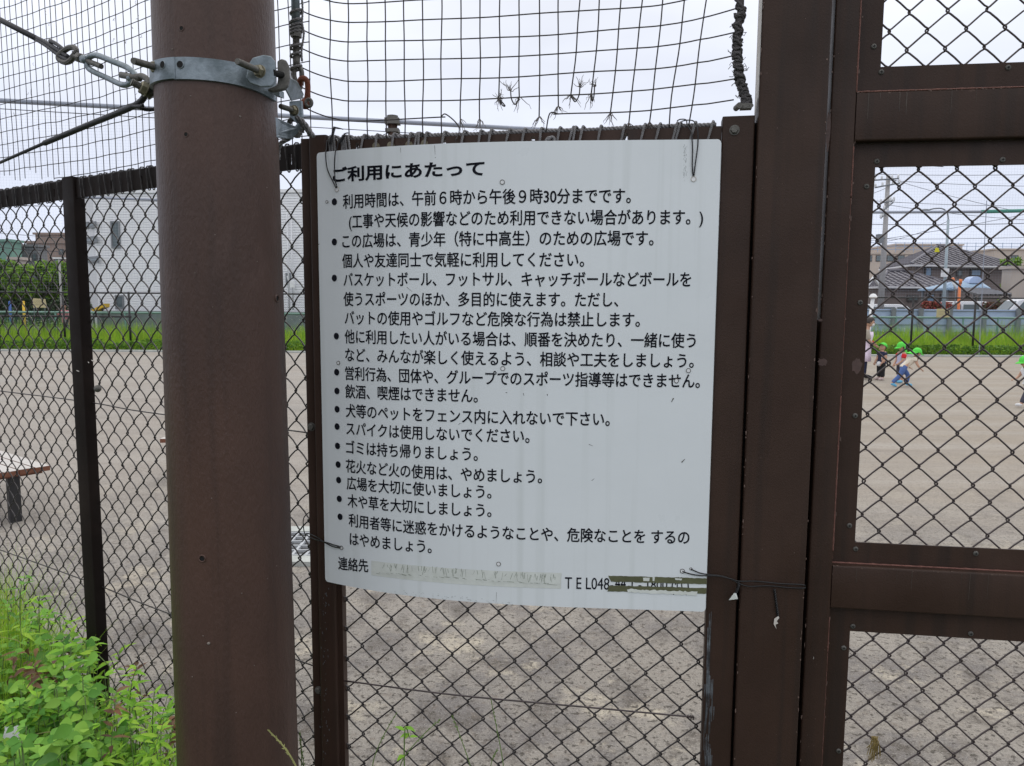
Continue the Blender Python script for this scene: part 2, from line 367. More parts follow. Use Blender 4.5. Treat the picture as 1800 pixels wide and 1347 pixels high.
cols = [0, .0012, .0035, .0065, .008] + [.008 + (BLEN - .016) * i / K for i in range(1, K)] + [BLEN - .008, BLEN - .0065, BLEN - .0035, BLEN - .0012, BLEN]
def cin(s):
    q = min(s, BLEN - s); return rc - math.sqrt(max(0, rc * rc - (rc - q) ** 2)) if q < rc else 0
def wav(s, z):  # slight dents of a thin sheet
    return 0.0012 * noise.noise(V((s * 3.2, z * 2.6, 4.0)))
NZ = 24; nC = len(cols)
for off in (0.0, -0.0012):
    base = len(b.v)
    for s in cols:
        c = cin(s)
        for j in range(NZ + 1):
            z = BZ0 + c + (BZ1 - BZ0 - 2 * c) * j / NZ; b.v.append(BP(s, z, off))
    for i in range(nC - 1):
        for j in range(NZ):
            q = (base + i * (NZ + 1) + j, base + (i + 1) * (NZ + 1) + j, base + (i + 1) * (NZ + 1) + j + 1, base + i * (NZ + 1) + j + 1)
            b.f.append(q if off == 0 else q[::-1]); b.m.append(0)
n1 = nC * (NZ + 1); loop = [i * (NZ + 1) for i in range(nC)] + [(nC - 1) * (NZ + 1) + j for j in range(1, NZ + 1)] + [i * (NZ + 1) + NZ for i in range(nC - 2, -1, -1)] + [j for j in range(NZ - 1, 0, -1)]
for i in range(len(loop)):
    p, q = loop[i], loop[(i + 1) % len(loop)]; b.f.append((q, p, p + n1, q + n1)); b.m.append(0)
sheet = b.build('sheet', BOARD, board, auto=50)

def text_mesh(txt, bold=0.0, res=4):
    V_, F_ = [], []
    for mode in ('FRONT', 'NONE'):          # filled glyphs, then an outline ribbon that thickens the strokes
        cu = bpy.data.curves.new('text', 'FONT'); cu.body = txt; cu.size = 1.0; cu.resolution_u = res; cu.fill_mode = mode
        if mode == 'NONE': cu.bevel_depth = bold; cu.bevel_resolution = 0
        o = bpy.data.objects.new('text', cu); COL.objects.link(o); bpy.context.view_layer.update()
        me = bpy.data.meshes.new_from_object(o.evaluated_get(bpy.context.evaluated_depsgraph_get())); n_ = len(V_)
        V_ += [V((v.co.x, v.co.y)) for v in me.vertices]; F_ += [tuple(i + n_ for i in p.vertices) for p in me.polygons]
        bpy.data.objects.remove(o); bpy.data.curves.remove(cu); bpy.data.meshes.remove(me)
    return V_, F_
def put_text(txt, p0, p1, hpx=None, bold=0.015, name='text_line', em=(-0.115, 0.865)):
    vs, fs = text_mesh(txt, bold)
    x0 = min(v.x for v in vs); x1 = max(v.x for v in vs)
    (s0, z0), (s1, z1) = bpix(*p0), bpix(*p1)
    H = 0.0322 if hpx is None else hpx; ym = (em[0] + em[1]) / 2; hh = em[1] - em[0]; b = MB()
    P = []
    for v in vs:
        t = (v.x - x0) / (x1 - x0); P.append(BP(s0 + (s1 - s0) * t, z0 + (z1 - z0) * t + (v.y - ym) / hh * H, 0.0007))
    b.add(P, fs); return b.build(name, INK, board)
LINES = [
 ("利用時間は、午前６時から午後９時30分までです。", (603, 355), (1109, 344.5)),
 ("(工事や天候の影響などのため利用できない場合があります。)", (613.6, 390), (1236, 382)),
 ("この広場は、青少年（特に中高生）のための広場です。", (602, 424.6), (1149, 419)),
 ("個人や友達同士で気軽に利用してください。", (601.6, 459), (1027, 456.7)),
 ("バスケットボール、フットサル、キャッチボールなどボールを", (604, 492), (1215, 491.5)),
 ("使うスポーツのほか、多目的に使えます。ただし、", (604, 526), (1087, 527)),
 ("バットの使用やゴルフなど危険な行為は禁止します。", (606, 558.7), (1125, 562.3)),
 ("他に利用したい人がいる場合は、順番を決めたり、一緒に使う", (606, 591.6), (1223, 599)),
 ("など、みんなが楽しく使えるよう、相談や工夫をしましょう。", (607, 623.6), (1219.7, 634.4)),
 ("営利行為、団体や、グループでのスポーツ指導等はできません。", (607, 656), (1230.5, 670)),
 ("飲酒、喫煙はできません。", (607, 688), (840, 696)),
 ("犬等のペットをフェンス内に入れないで下さい。", (608, 721.6), (1072, 737)),
 ("スパイクは使用しないでください。", (608.5, 753), (931, 767)),
 ("ゴミは持ち帰りましょう。", (608.5, 786), (840, 798.7)),
 ("花火など火の使用は、やめましょう。", (608, 818.8), (953, 838)),
 ("広場を大切に使いましょう。", (609.5, 849), (864, 865)),
 ("木や草を大切にしましょう。", (611, 880), (864, 897.6)),
 ("利用者等に迷惑をかけるようなことや、危険なことを するの", (613, 914), (1212, 945)),
 ("はやめましょう。", (615, 947), (759, 961.5)),
 ("連絡先", (594.6, 990), (647.6, 995)),
]
put_text("ご利用にあたって", (585, 308.5), (851.7, 296), 0.0325, 0.030, 'title_line')
for t_, p0, p1 in LINES: put_text(t_, p0, p1)
put_text("T E L048-", (993, 1024), (1078, 1026), 0.0270, 0.004, em=(0.0, 0.73))
put_text("44 1 - 1800 (代)", (1081, 1024.5), (1211, 1029), 0.0270, 0.004, em=(0.0, 0.73))
for (px, py) in ((588, 355), (588, 425.5), (588, 489), (591.5, 591), (592, 654.5), (592.5, 687.5), (592.8, 719.5), (592.8, 750), (593.5, 784), (594.6, 816.7), (595.5, 844), (596.6, 877), (598, 908.5)):
    s, z = bpix(px, py); b = MB(); n_ = 20
    b.add([BP(s + 0.0072 * math.cos(2 * math.pi * i / n_), z + 0.0076 * math.sin(2 * math.pi * i / n_), 0.0007) for i in range(n_)], [tuple(range(n_))]); b.build('bullet', INK, board)
def strip(name, corners, off, m, rag=0.0, n=40):     # tape over the board between two pixel-measured edges
    (tl, tr, br, bl) = [bpix(*c) for c in corners]; b = MB(); vs = []
    for i in range(n + 1):
        t = i / n; r1 = rnd.uniform(-rag, rag); r2 = rnd.uniform(-rag, rag)
        vs.append(BP(tl[0] + (tr[0] - tl[0]) * t, tl[1] + (tr[1] - tl[1]) * t + r1, off)); vs.append(BP(bl[0] + (br[0] - bl[0]) * t, bl[1] + (br[1] - bl[1]) * t + r2, off))
    b.add(vs, [(2 * i, 2 * i + 1, 2 * i + 3, 2 * i + 2) for i in range(n)]); return b.build(name, m, board)
strip('clear_tape', ((653, 985.5), (987, 1007), (986, 1035), (653, 1011)), 0.0005, CTAPE)
strip('clear_tape', ((655, 987), (985, 1009), (985, 1027), (655, 1006)), 0.0009, CTAPE)
b = MB()
for i in range(90):       # cracks and grime along the old tape
    px = rnd.uniform(665, 982); t = (px - 655) / 330; y0 = 987 + 22 * t + rnd.uniform(1, 6); y1 = y0 + rnd.uniform(4, 14)
    (s, z), (s2, z2) = bpix(px, y0), bpix(px + rnd.uniform(-4, 3), y1); wv = rnd.uniform(.0002, .0005)
    b.add([BP(s - wv, z, .0011), BP(s + wv, z, .0011), BP(s2 + wv, z2, .0011), BP(s2 - wv, z2, .0011)], [(0, 3, 2, 1)])
for i in range(60):
    px = rnd.uniform(660, 980); t = (px - 655) / 330; y0 = 1006 + 21 * t + rnd.uniform(-1, 1.5); (s, z) = bpix(px, y0); l = rnd.uniform(.002, .012); wv = rnd.uniform(.0003, .0009)
    b.add([BP(s, z, .0011), BP(s + l, z - l * .06, .0011), BP(s + l, z - wv - l * .06, .0011), BP(s, z - wv, .0011)], [(0, 3, 2, 1)])
b.build('tape_grime', GRIME, board)
strip('olive_tape', ((1069, 1012), (1247.5, 1017), (1247, 1027.5), (1074, 1022.5)), 0.0010, OLIVE, 0.0006)
strip('olive_tape', ((1070, 1029), (1247, 1034), (1246.5, 1044), (1068, 1039.5)), 0.0010, OLIVE, 0.0006)
strip('torn_paper', ((1102, 1035.5), (1226, 1040), (1224, 1046.5), (1104, 1041)), 0.0014, CTAPE, 0.0016)
strip('torn_paper', ((1130, 1015), (1142, 1015.5), (1141, 1021.5), (1131, 1021)), 0.0014, CTAPE, 0.0006)
strip('torn_paper', ((1147, 1014), (1151, 1014.5), (1150, 1021.5), (1147, 1021)), 0.0014, CTAPE, 0.0006)
strip('torn_paper', ((1186, 1016), (1199, 1017), (1198, 1020), (1187, 1019)), 0.0014, CTAPE, 0.0006)
# rivets, eyelets and open holes; near-white discs paint the brightness seen through the holes
def eyelet(px, py, r, hole=True):
    s, z = bpix(px, py); c = BP(s, z, 0); n_ = (BP(s, z, 1) - c).normalized(); b = MB()
    b.lathe(c, n_, [(r, 0.0004), (r, 0.0013), (r * .85, 0.0016), (r * .76, 0.0013)], 16, 0); b.lathe(c, n_, [(r * .76, 0.0009), (0, 0.0009)], 16, 1)
    b.build('eyelet', [GALVD if r < .0055 else BARE, HOLEW], board)
for px, py, r in ((883, 320.5, .0052), (575, 355, .0036), (592.5, 333, .0058), (1219, 315, .0056), (595, 638, .0046), (884, 648, .005), (1210, 651.5, .005), (1189, 669.5, .005), (876.5, 991.5, .005), (1199.5, 1004, .0052), (1214.5, 1000, .003), (600.5, 963, .005)): eyelet(px, py, r)
b = MB()      # scratches and rust threads on the sheet
for (px, py, dx, dy, wv) in ((764, 256, 1.0, 16, .0005), (704, 260, .5, 9, .0004), (873, 1041, -1, 20, .0003), (560, 430, 2, -1, .001), (1035, 781, 7, 3, .0006), (1040, 845, 5, -4, .0005), (920, 691, 1, 5, .0006), (962, 693, .6, 3, .0009), (1184, 700, -4, 7, .0012), (715, 505, 10, 8, .0004), (1198, 813, 6, -6, .0011), (889, 690, 3, .5, .0009), (806, 746, 5, -2, .0005), (765, 277, .6, 1, .001)):
    (s, z), (s2, z2) = bpix(px, py), bpix(px + dx, py + dy); q = V((z2 - z, -(s2 - s), 0)).normalized() * wv
    b.add([BP(s + q.x, z + q.y, .0006), BP(s2 + q.x * .4, z2 + q.y * .4, .0006), BP(s2 - q.x * .4, z2 - q.y * .4, .0006), BP(s - q.x, z - q.y, .0006)], [(0, 1, 2, 3)])
b.build('scratches', GALVD, board)
b = MB()      # dirt beside the right-hand wire and along the foot
for i in range(70):
    px = 1203 + rnd.gauss(0, 1.6) + (3 if rnd.random() < .3 else 0); py = rnd.uniform(252, 318); (s, z) = bpix(px, py); l = rnd.uniform(.001, .004); q = rnd.uniform(.0002, .0007)
    b.add([BP(s, z, .0005), BP(s + q, z, .0005), BP(s + q, z - l, .0005), BP(s, z - l, .0005)], [(0, 3, 2, 1)])
for i in range(70):
    px = rnd.uniform(690, 900); py = 1036 + (px - 690) * .10 + rnd.uniform(0, 8); (s, z) = bpix(px, py); l = rnd.uniform(.001, .004); q = rnd.uniform(.0003, .001)
    b.add([BP(s, z, .0005), BP(s + l, z, .0005), BP(s + l, z - q, .0005), BP(s, z - q, .0005)], [(0, 3, 2, 1)])
b.build('dirt_marks', mat('grey_dirt', (0.36, 0.39, 0.38), 0.8, 0, .2), board)

# ---- wires that tie the board to the fence
def tie(label, paths, r=0.0013, extra=None, org=None):
    b = MB()
    for p in paths: b.tube(smooth_path(p, 6), r, 6)
    return tag(b.build('tie_wire', TIE, None, smooth=True, org=org or paths[0][0]), label, 'wire', 'black wires tying the notice board')
def bp(px, py, off=0.003): return BP(*bpix(px, py), off)
def mp_(px, py, d): return M.P(*M.at(px, py, d), d)
def twist(p0, p1, n=6, r=0.0022):
    p0, p1 = V(p0), V(p1); t = (p1 - p0); x = t.cross(V((0, 1, .2))).normalized(); y = t.normalized().cross(x)
    return [[p0 + t * (i / (n * 4)) + (x * math.cos(i * 1.57 + q) + y * math.sin(i * 1.57 + q)) * r for i in range(n * 4 + 1)] for q in (0, math.pi)]
tw = twist(mp_(580, 254, -0.008), mp_(588, 224, -0.012)); tw2 = twist(mp_(596, 252, -.008), mp_(606, 237, -.012), 4)
tie('black tie wire hanging in a V over the first character of the title', [[bp(592, 331, .002), bp(588, 322), bp(577, 298), bp(574, 272), mp_(574, 262, -0.012), mp_(575, 248, -0.01), mp_(580, 243, 0.0)],
     [bp(593.5, 330, .002), bp(590.5, 315), bp(589.5, 290), bp(591, 268), mp_(592, 262, -0.012), mp_(594, 250, -.01), mp_(590, 243, 0.0)], [tw[0][-1], mp_(594, 225, -.014), mp_(603, 227.5, -.02)], [tw2[0][-1], mp_(610, 234, -.016), mp_(614, 234.5, -.018)]] + tw + tw2)
tie('black tie wire loop hanging down the blank upper right of the board', [[bp(1218, 310, .002), bp(1216.5, 290), bp(1217, 262), bp(1216, 243), mp_(1215, 232, -.012), mp_(1208, 220, -.008), mp_(1206, 211, 0.0), mp_(1196, 210, .004), mp_(1190, 213, .004)],
     [bp(1219.5, 309, .002), bp(1222, 288), bp(1226, 258), bp(1226.5, 238), mp_(1225, 222, -.012), mp_(1219, 213, -.002), mp_(1208, 211.5, .003), mp_(1198, 213.5, .003)]])
tie('black tie wire round the post near the lower left corner of the board', [[bp(600, 961, .002), bp(590, 958), bp(578, 954), mp_(556, 949, -.008), mp_(541, 942, .006), mp_(535, 936, .016), mp_(533, 915, .016), mp_(538, 905, .018), mp_(545, 900, .03)],
     [bp(599, 963, .002), bp(586, 960), bp(570, 952), mp_(556, 944, -.009), mp_(540, 938, .006), mp_(536, 944, .014), mp_(533, 950, .016), mp_(530, 953, .016)]])
GP0 = -0.009
tie('long black tie wire from the lower right corner of the board to the gate post', [
    [bp(1199.5, 1004, .002), bp(1212, 1008), bp(1230, 1011), mp_(1262, 1013, -.01), mp_(1286, 1018, -.012), mp_(1300, 1022, -.016), mp_(1330, 1022, -.014), mp_(1370, 1026, -.013), mp_(1410, 1028, -.013), mp_(1415, 1032, -.010), mp_(1412, 1034, -.013), mp_(1385, 1033, -.0125), mp_(1350, 1030, -.013), mp_(1318, 1031, -.014), mp_(1302, 1027, -.016), mp_(1297, 1023, -.016)],
    [bp(1214.5, 1000, .002), bp(1228, 1006), bp(1245, 1009), mp_(1270, 1013, -.01), mp_(1290, 1021, -.012), mp_(1300, 1028, -.016)]] + twist(mp_(1299, 1028, -.016), mp_(1294, 1042, -.013), 3) + twist(mp_(1361, 1036, -.0125), mp_(1367, 1083, -.0125), 6, .0018))
b = MB(); q = [mp_(1368, 1083, -.0135), mp_(1370, 1086, -.0155), mp_(1365, 1092, -.0145), mp_(1368, 1096, -.016), mp_(1363, 1098, -.0148), mp_(1365, 1106, -.0155), mp_(1360, 1097, -.0148), mp_(1361, 1088, -.014)]
b.prism(q, -M.n * 0.0006); tag(b.build('tie_tag', BARE, None, org=q[0]), 'torn white scrap hanging from the wire on the gate post', 'scrap')
b = MB(); q = [mp_(1281, 1055, -.013), mp_(1290, 1043, -.015), mp_(1294, 1042, -.013), mp_(1297, 1053, -.015)]
b.prism(q, -M.n * 0.0006); tag(b.build('tie_tag', CTAPE, None, org=q[0]), 'small yellowish torn scrap on the wire between the two brown posts', 'scrap')

# ---- square gate post
gp = thing('gate_post', 'broad square brown gate post between the notice board and the gate', 'post', tuple(M.P(0.9965, 0)))
b = MB(); b.rrect(M.P(0.9355, -0.05, GP0), M.u * 0.128, M.n * 0.078, ZUP * 3.15, 0.005); b.build('shaft', BROWN, gp, auto=40)
b = MB(); b.box(M.P(0.9275, 0.0, 0.03), M.u * 0.0085, M.n * 0.012, ZUP * 2.015); b.build('post_gap_block', DBROWN, gp)  # dark strip added to close off the slit between the posts, so it reads black
b = MB(); b.box(M.P(0.931, 3.101, GP0 - 0.004), M.u * 0.135, M.n * 0.086, ZUP * 0.01); b.build('cap', BROWN, gp)
b = MB(); pp = []; n_ = 16       # bare, unpainted upper part of the side face
for i in range(n_ + 1):
    dd = GP0 + 0.005 + 0.068 * i / n_; pp.append(M.P(0.9349, 2.035 + 0.03 * noise.noise(V((i * .6, 1, 2))) + 0.0015 * (n_ - i), dd))
b.add(pp + [M.P(0.9349, 3.09, GP0 + 0.073), M.P(0.9349, 3.09, GP0 + 0.005)], [tuple(range(n_ + 3))]); b.build('bare_patch', BARE, gp)
# ---- gate leaf
GA, GB = onp(1462, 700, M.o, M.n), None
ang = R(8.0); g0 = atY(1440, 700, 1.565); G = Plane((g0.x, g0.y), (g0.x + math.cos(ang), g0.y - math.sin(ang)))
gate = thing('gate_leaf', 'brown steel gate with three wide diamond mesh openings at the right', 'gate', tuple(G.P(0, 0)))
gx = lambda px, py, d=0.0: G.at(px, py, d)[0]
gz = lambda px, py, d=0.0: G.at(px, py, d)[1]
S0 = gx(1436, 700); S1 = gx(1479, 700); W1 = S0 + 1.10
R1t, R1b = gz(1560, 160), gz(1560, 247); R2t, R2b = gz(1520, 997), gz(1520, 1073)
PD = 0.022                                     # plates sit this far behind the tube faces
Pw = gx(1522, 600, PD)                         # inner edge of the plates
O1b = gz(1600, 116, PD); O2t, O2b = gz(1600, 293, PD), gz(1600, 958, PD); O3t = gz(1600, 1116, PD)
GT, GBt = 3.05, 0.06
def gtube(z0, z1, a0, a1, name, lab=None):
    b = MB(); b.rrect(G.P(a0, z0, 0), G.u * (a1 - a0), G.n * 0.05, ZUP * (z1 - z0), 0.004) if z1 - z0 > a1 - a0 else b.rrect(G.P(a0, z0, 0), ZUP * (z1 - z0), G.n * 0.05, G.u * (a1 - a0), 0.004)
    o = b.build(name, BROWN, gate, auto=40)
    if lab: tag(o, lab)
    return o
gtube(GBt, GT, S0, S1, 'stile', 'stile beside the square gate post'); gtube(GBt, GT, W1 - (S1 - S0), W1, 'stile')
for z0, z1 in ((R1b, R1t), (R2b, R2t), (GT - 0.05, GT - 0.0), (GBt, GBt + 0.09)): gtube(z0, z1, S1 + .0003, W1 - (S1 - S0) - .0003, 'rail')
Pr = W1 - (Pw - S0)
def plate_frame(z0, z1, o0, o1):               # four flat bars round one opening
    b = MB(); x0, x1 = S1 + .0006, W1 - (S1 - S0) - .0006; t = G.n * 0.004
    for (a, c, za, zb) in ((x0, Pw, z0, z1), (Pr, x1, z0, z1), (Pw, Pr, z0, o0), (Pw, Pr, o1, z1)): b.box(G.P(a, za, PD), G.u * (c - a), ZUP * (zb - za), t)
    b.build('opening_plate', BROWN, gate)
plate_frame(R1t + .0004, GT - .0505, O1b, GT - 0.10); plate_frame(R2t + .0004, R1b - .0004, O2b, O2t); plate_frame(GBt + .0905, R2b - .0004, GBt + .13, O3t)
for z0, z1, ph in ((O1b - .03, GT - .08, .010), (O2b - .02, O2t + .02, .028), (GBt + .10, O3t + .02, 0.004)):
    b = chainlink(MB(), G, Pw - 0.03, Pr + 0.03, z0, z1, 0.0715, 0.00190, PD + 0.012, 6, ph=ph, dep=1.6); b.build('wire_mesh', GWIRE, gate, smooth=True)
def screw(px, py):
    a, z = G.at(px, py, PD); c = G.P(a, z, PD); b = MB(); ax = -G.n
    b.lathe(c, ax, [(0.0055, 0), (0.0052, 0.0016), (0.0038, 0.0027), (0.002, 0.0030), (0, 0.0030)], 14)
    x, y = G.u, ZUP
    for u_, v_ in ((x, y), (y, x)): b.box(c + ax * 0.0031 - u_ * 0.0026 - v_ * 0.0007, u_ * 0.0052, v_ * 0.0014, ax * (0.0003 if u_ is x else .0004), 1)
    b.build('screw', [GALVD, DARK], gate)
for p in ((1536, 82), (1549, 127), (1772, 119), (1541, 284), (1762, 281), (1523, 328), (1512, 532), (1503, 731), (1493, 924), (1504, 965), (1715, 973), (1499, 1101), (1706, 1114), (1483, 1139), (1474, 1320)): screw(*p)
# red primer showing along the seams, and bare scuffs
def seam(pts, r=0.0016, d=PD - 0.0005):
    b = MB(); P = []
    for i in range(len(pts) - 1):
        (x0, y0), (x1, y1) = pts[i], pts[i + 1]; n_ = max(3, int(math.hypot(x1 - x0, y1 - y0) / 6))
        for k in range(n_): P.append((x0 + (x1 - x0) * k / n_, y0 + (y1 - y0) * k / n_))
    P.append(pts[-1]); Q = [G.P(*G.at(x, y, d), d) for x, y in P]
    b.tube(Q, [r * (0.75 + 0.7 * abs(noise.noise(V((i * .7, 3, 1))))) for i in range(len(Q))], 5); b.build('primer_seam', PRIMER, gate, smooth=True)
def gpx(a, z, d): # back to pixels for seam tracing
    q = RM.transposed() @ (G.P(a, z, d) - CAM); return (CX + F * q.x / -q.z, CY - F * q.y / -q.z)
e = 0.0012
seam([gpx(S1 - .001, R1t + .25, .001), gpx(S1 - .001, R1t, .001), gpx(S1 + .10, R1t, .001), gpx(S1 + .6, R1t, .001)], .0019, .001)
def vseam(z0, z1, r): seam([gpx(S1 - .001, z0, .001), gpx(S1 - .001, z1, .001)], r, .001)
vseam(R1b - .01, R1b - .11, .0017); vseam(R1b - .11, R2t + .36, .0007); vseam(R2t + .36, R2t + .03, .0018); vseam(R2b - .02, R2b - .10, .0013); vseam(R2b - .10, .2, .0006)
seam([gpx(S1 + .002, R2t + .03, PD - .004), gpx(S1 + .002, R2t + .001, PD - .004), gpx(S1 + .6, R2t + .001, PD - .004)], .0024, PD - .004)
def scuff(px, py, rx, ry, d, seed, m=PRIMER, parent=None, pl=None):
    pl = pl or G; a, z = pl.at(px, py, d); n_ = 26; b = MB()
    b.add([pl.P(a + rx * math.cos(t) * (1 + .35 * noise.noise(V((math.cos(t) * 2, math.sin(t) * 2, seed)))), z + ry * math.sin(t) * (1 + .5 * noise.noise(V((math.cos(t) * 2.5, math.sin(t) * 2.5, seed + 9)))), d - 0.0005) for t in [2 * math.pi * i / n_ for i in range(n_)]], [tuple(range(n_))])
    b.build('scuff', m, parent or gate)
SCF = mat('scuffed_paint', (0.085, 0.05, 0.043), 0.6, 0, .3, 60)
scuff(1446, 637, .009, .008, 0, 1, SCF); scuff(1506, 643, .010, .014, PD, 2, SCF); scuff(1442, 563, .004, .003, 0, 3, SCF); scuff(1456, 230, .004, .04, 0, 5, SCF); scuff(1430, 1157, .0005, .003, 0, 6, BARE)
# paint chips along the edges and pale water runs below the beads
CHIP = mat('chipped_paint', (.13, .085, .07), .7, 0, .4, 60); RUN = mat('dried_water_run', (.058, .041, .032), .6, 0, .3, 40)
def chips(pl, spots, d, parent, m):
    b = MB()
    for a, z, r1, r2 in spots:
        n_ = 7; b.add([pl.P(a + r1 * math.cos(t) * rnd.uniform(.5, 1.1), z + r2 * math.sin(t) * rnd.uniform(.5, 1.1), d - .0004) for t in [6.283 * i / n_ for i in range(n_)]], [tuple(range(n_))])
    b.build('paint_chips', m, parent)
chips(M, [((.9362 if rnd.random() < .5 else 1.0615) + rnd.gauss(0, .0012), rnd.uniform(.3, 2.3), rnd.uniform(.0005, .0018), rnd.uniform(.001, .007)) for i in range(70)] + [(rnd.uniform(.945, 1.055), rnd.uniform(.3, 2.3), rnd.uniform(.0004, .0011), rnd.uniform(.0004, .0014)) for i in range(60)], GP0, gp, CHIP)
chips(G, [((S0 if rnd.random() < .4 else S1) + rnd.gauss(0, .001), rnd.uniform(.3, 2.4), rnd.uniform(.0005, .0015), rnd.uniform(.001, .008)) for i in range(60)] + [(rnd.uniform(S0, S1), rnd.uniform(.3, 2.4), .0007, rnd.uniform(.0005, .0014)) for i in range(40)], 0, gate, CHIP)
chips(G, [(rnd.uniform(S1, S1 + .5), (R1t if rnd.random() < .5 else R2t) - abs(rnd.gauss(0, .002)), rnd.uniform(.001, .004), rnd.uniform(.0005, .0015)) for i in range(60)], 0, gate, CHIP)
b = MB()
for zt_, n_ in ((R1t, 12), (R2t, 8)):
    for i in range(n_):
        a = S1 + .02 + rnd.random() ** 1.5 * .45; l = rnd.uniform(.01, .06); q = rnd.uniform(.0003, .0012); z = zt_ - .003
        b.add([G.P(a - q, z, -.0004), G.P(a + q, z, -.0004), G.P(a + q * .4, z - l, -.0004), G.P(a - q * .4, z - l, -.0004)], [(0, 3, 2, 1)])
b.build('water_runs', RUN, gate)
# dry grass caught in the lower mesh
b = MB(); c0 = G.P(*G.at(1534, 1297, PD + .01), PD + .006)
for i in range(26):
    a = rnd.uniform(-1, 1); b.tube(smooth_path([c0 + V((rnd.gauss(0, .004), -.004, .008)), c0 + V((a * .008, -.006 - rnd.random() * .006, rnd.uniform(-.012, .004))), c0 + V((a * .016, -.004, rnd.uniform(-.055, -.015)))], 3), rnd.uniform(.0004, .0009), 4)
tag(b.build('dry_grass', mat('straw', (0.22, 0.16, 0.05), .8, 0, .3), None, org=c0), 'tuft of dry yellow grass caught in the lowest gate mesh', 'grass')
# strip added behind the gate gap so its lower part shows dark
b = MB(); b.box(M.P(1.045, 0.0, 0.0692), M.u * 0.05, M.n * 0.005, ZUP * 1.62); b.build('gate_gap_block', DBROWN, gp)

# ---- side fence running back to the left
side = thing('side_fence', 'long brown chain-link fence running back to the left behind the round pole', 'fence', tuple(LF.P(0, 0)))
def lfa(px, py, d=0): return LF.at(px, py, d)
pa = lfa(107, 305)[0]; pb_ = pa - .066
for a0, a1 in ((pb_, pa), (pa + 1.9, pa + 1.96)):
    b = MB(); w_ = a1 - a0
    b.rrect(LF.P(a0 + w_ * .0, -.1, 0.0), LF.u * w_, LF.n * .034, ZUP * 2.118, .004); b.build('post', DBROWN, side, auto=40)
for a0, a1 in ((-0.02, pb_ - .0005), (pa + .0005, pa + 1.8995)):
    sl = [(a0 + .06 + .15 * i, .008, RZ0 + .012, RZ0 + .036) for i in range(int((a1 - a0 - .1) / .15) + 1)]
    slotted_bar(MB(), LF, a0, a1, RZ0, RZ1 + .004, .008, .013, sl).build('top_rail', DBROWN, side)
b = chainlink(MB(), LF, -0.03, pa + 1.9, .02, 1.985, 0.0705, .00195, .034, 5, jit=.0025, ph=.02, dep=2.3); b.build('wire_mesh', WIRE, side, smooth=True)
for z in (1.335, .745):
    b = MB(); b.tube(smooth_path([LF.P(0, z, .024), LF.P(.7, z - .006, .024), LF.P(pa, z, .024), LF.P(pa + .9, z - .006, .024), LF.P(pa + 1.9, z, .024)], 6), .0019, 5); b.build('tension_wire', WIRE, side, smooth=True)
for px, py in ((134, 687), (164, 684)):
    a, z = lfa(px, py); b = MB(); c = LF.P(a, z, .012); b.lathe(c, LF.u * (1 if px < 150 else -1), [(.0, .012), (.008, .010), (.011, .004), (.011, 0), (0, 0)], 12); b.build('bolt', GALVD, side, smooth=True)
b = MB(); c = LF.P(pa + .004, lfa(104, 306)[1] - .022, .012); b.ball(c, .011, .011, .009, 10); b.build('bolt', DBROWN, side, smooth=True)
for px, py, l in ((137, 652, .014), (156, 637, .004), (163, 634, .010)):
    a, z = lfa(px, py); b = MB(); b.tube([LF.P(a - l / 2, z - .002, -.0006), LF.P(a + l / 2, z + .001, -.0006)], [.0016, .0011], 5); b.build('pale_fleck', BARE, side)

# ---- round pole
PZ = 1.50; pcL, pcR = atY(271, 300, PZ), atY(487, 300, PZ); PC = V(((pcL.x + pcR.x) / 2 , PZ + 0.02, 0)); PR = (pcR.x - pcL.x) / 2 * 0.950
pole = thing('steel_pole', 'thick round brown steel pole in front of the fence corner left of the board', 'pole', tuple(PC))
def prad(z): return PR - (z - 1.9) * 0.0068      # gently tapered
b = MB(); b.lathe(PC, ZUP, [(prad(z), z) for z in (-.1, .4, 1.0, 1.6, 2.2, 3.0, 6.5)] + [(0, 6.5)], 72); b.build('shaft', POLE, pole, auto=40)
def pole_pt(px, py):
    d = ray(px, py); o = V((CAM.x - PC.x, CAM.y - PC.y)); dd = V((d.x, d.y)); A_ = dd.dot(dd); B_ = 2 * o.dot(dd); r_ = prad(CAM.z + d.z * (PC.y - .1) / d.y); C_ = o.dot(o) - r_ * r_; t = (-B_ - math.sqrt(max(0, B_ * B_ - 4 * A_ * C_))) / (2 * A_); p = CAM + d * t
    return p, V((p.x - PC.x, p.y - PC.y, 0)).normalized()
for px, py, r, ring in ((319, 50, .0042, 0), (327, 236.5, .0042, 0), (355.5, 982, .0062, 1), (487, 525, .0065, 1)):
    p, n = pole_pt(px, py); b = MB(); b.lathe(p, n, [(r * .8, .0004), (0, .0004)], 14, 0); b.lathe(p, n, [(r * 1.25, -.001), (r * 1.2, .0008 + ring * .0012), (r * .82, .0006 + ring * .001), (r * .8, .0002)], 18, 1); b.build('rivet_hole', [DARK, POLE], pole, smooth=True)
b = MB()
for px, py, r in ((303, 87, .0018), (335, 169, .0015), (380, 110, .001), (422, 205, .0022), (469, 330, .0012), (367, 1131, .0035), (357, 1118, .0012), (378, 413, .001), (343, 480, .001), (338, 1190, .0012), (425, 1043, .0011), (415, 1253, .001), (486, 995, .0012), (470, 1017, .0008), (447, 1170, .001), (372, 876, .001), (452, 460, .001), (374, 540, .001)):
    p, n = pole_pt(px, py); b.ball(p, r, r, r * .8, 7)
b.build('paint_flecks', mat('pale_fleck', (.20, .17, .15), .8), pole, smooth=True)
MOSS = mat('green_algae', (0.070, 0.062, 0.030), .8, 0, .3, 30)
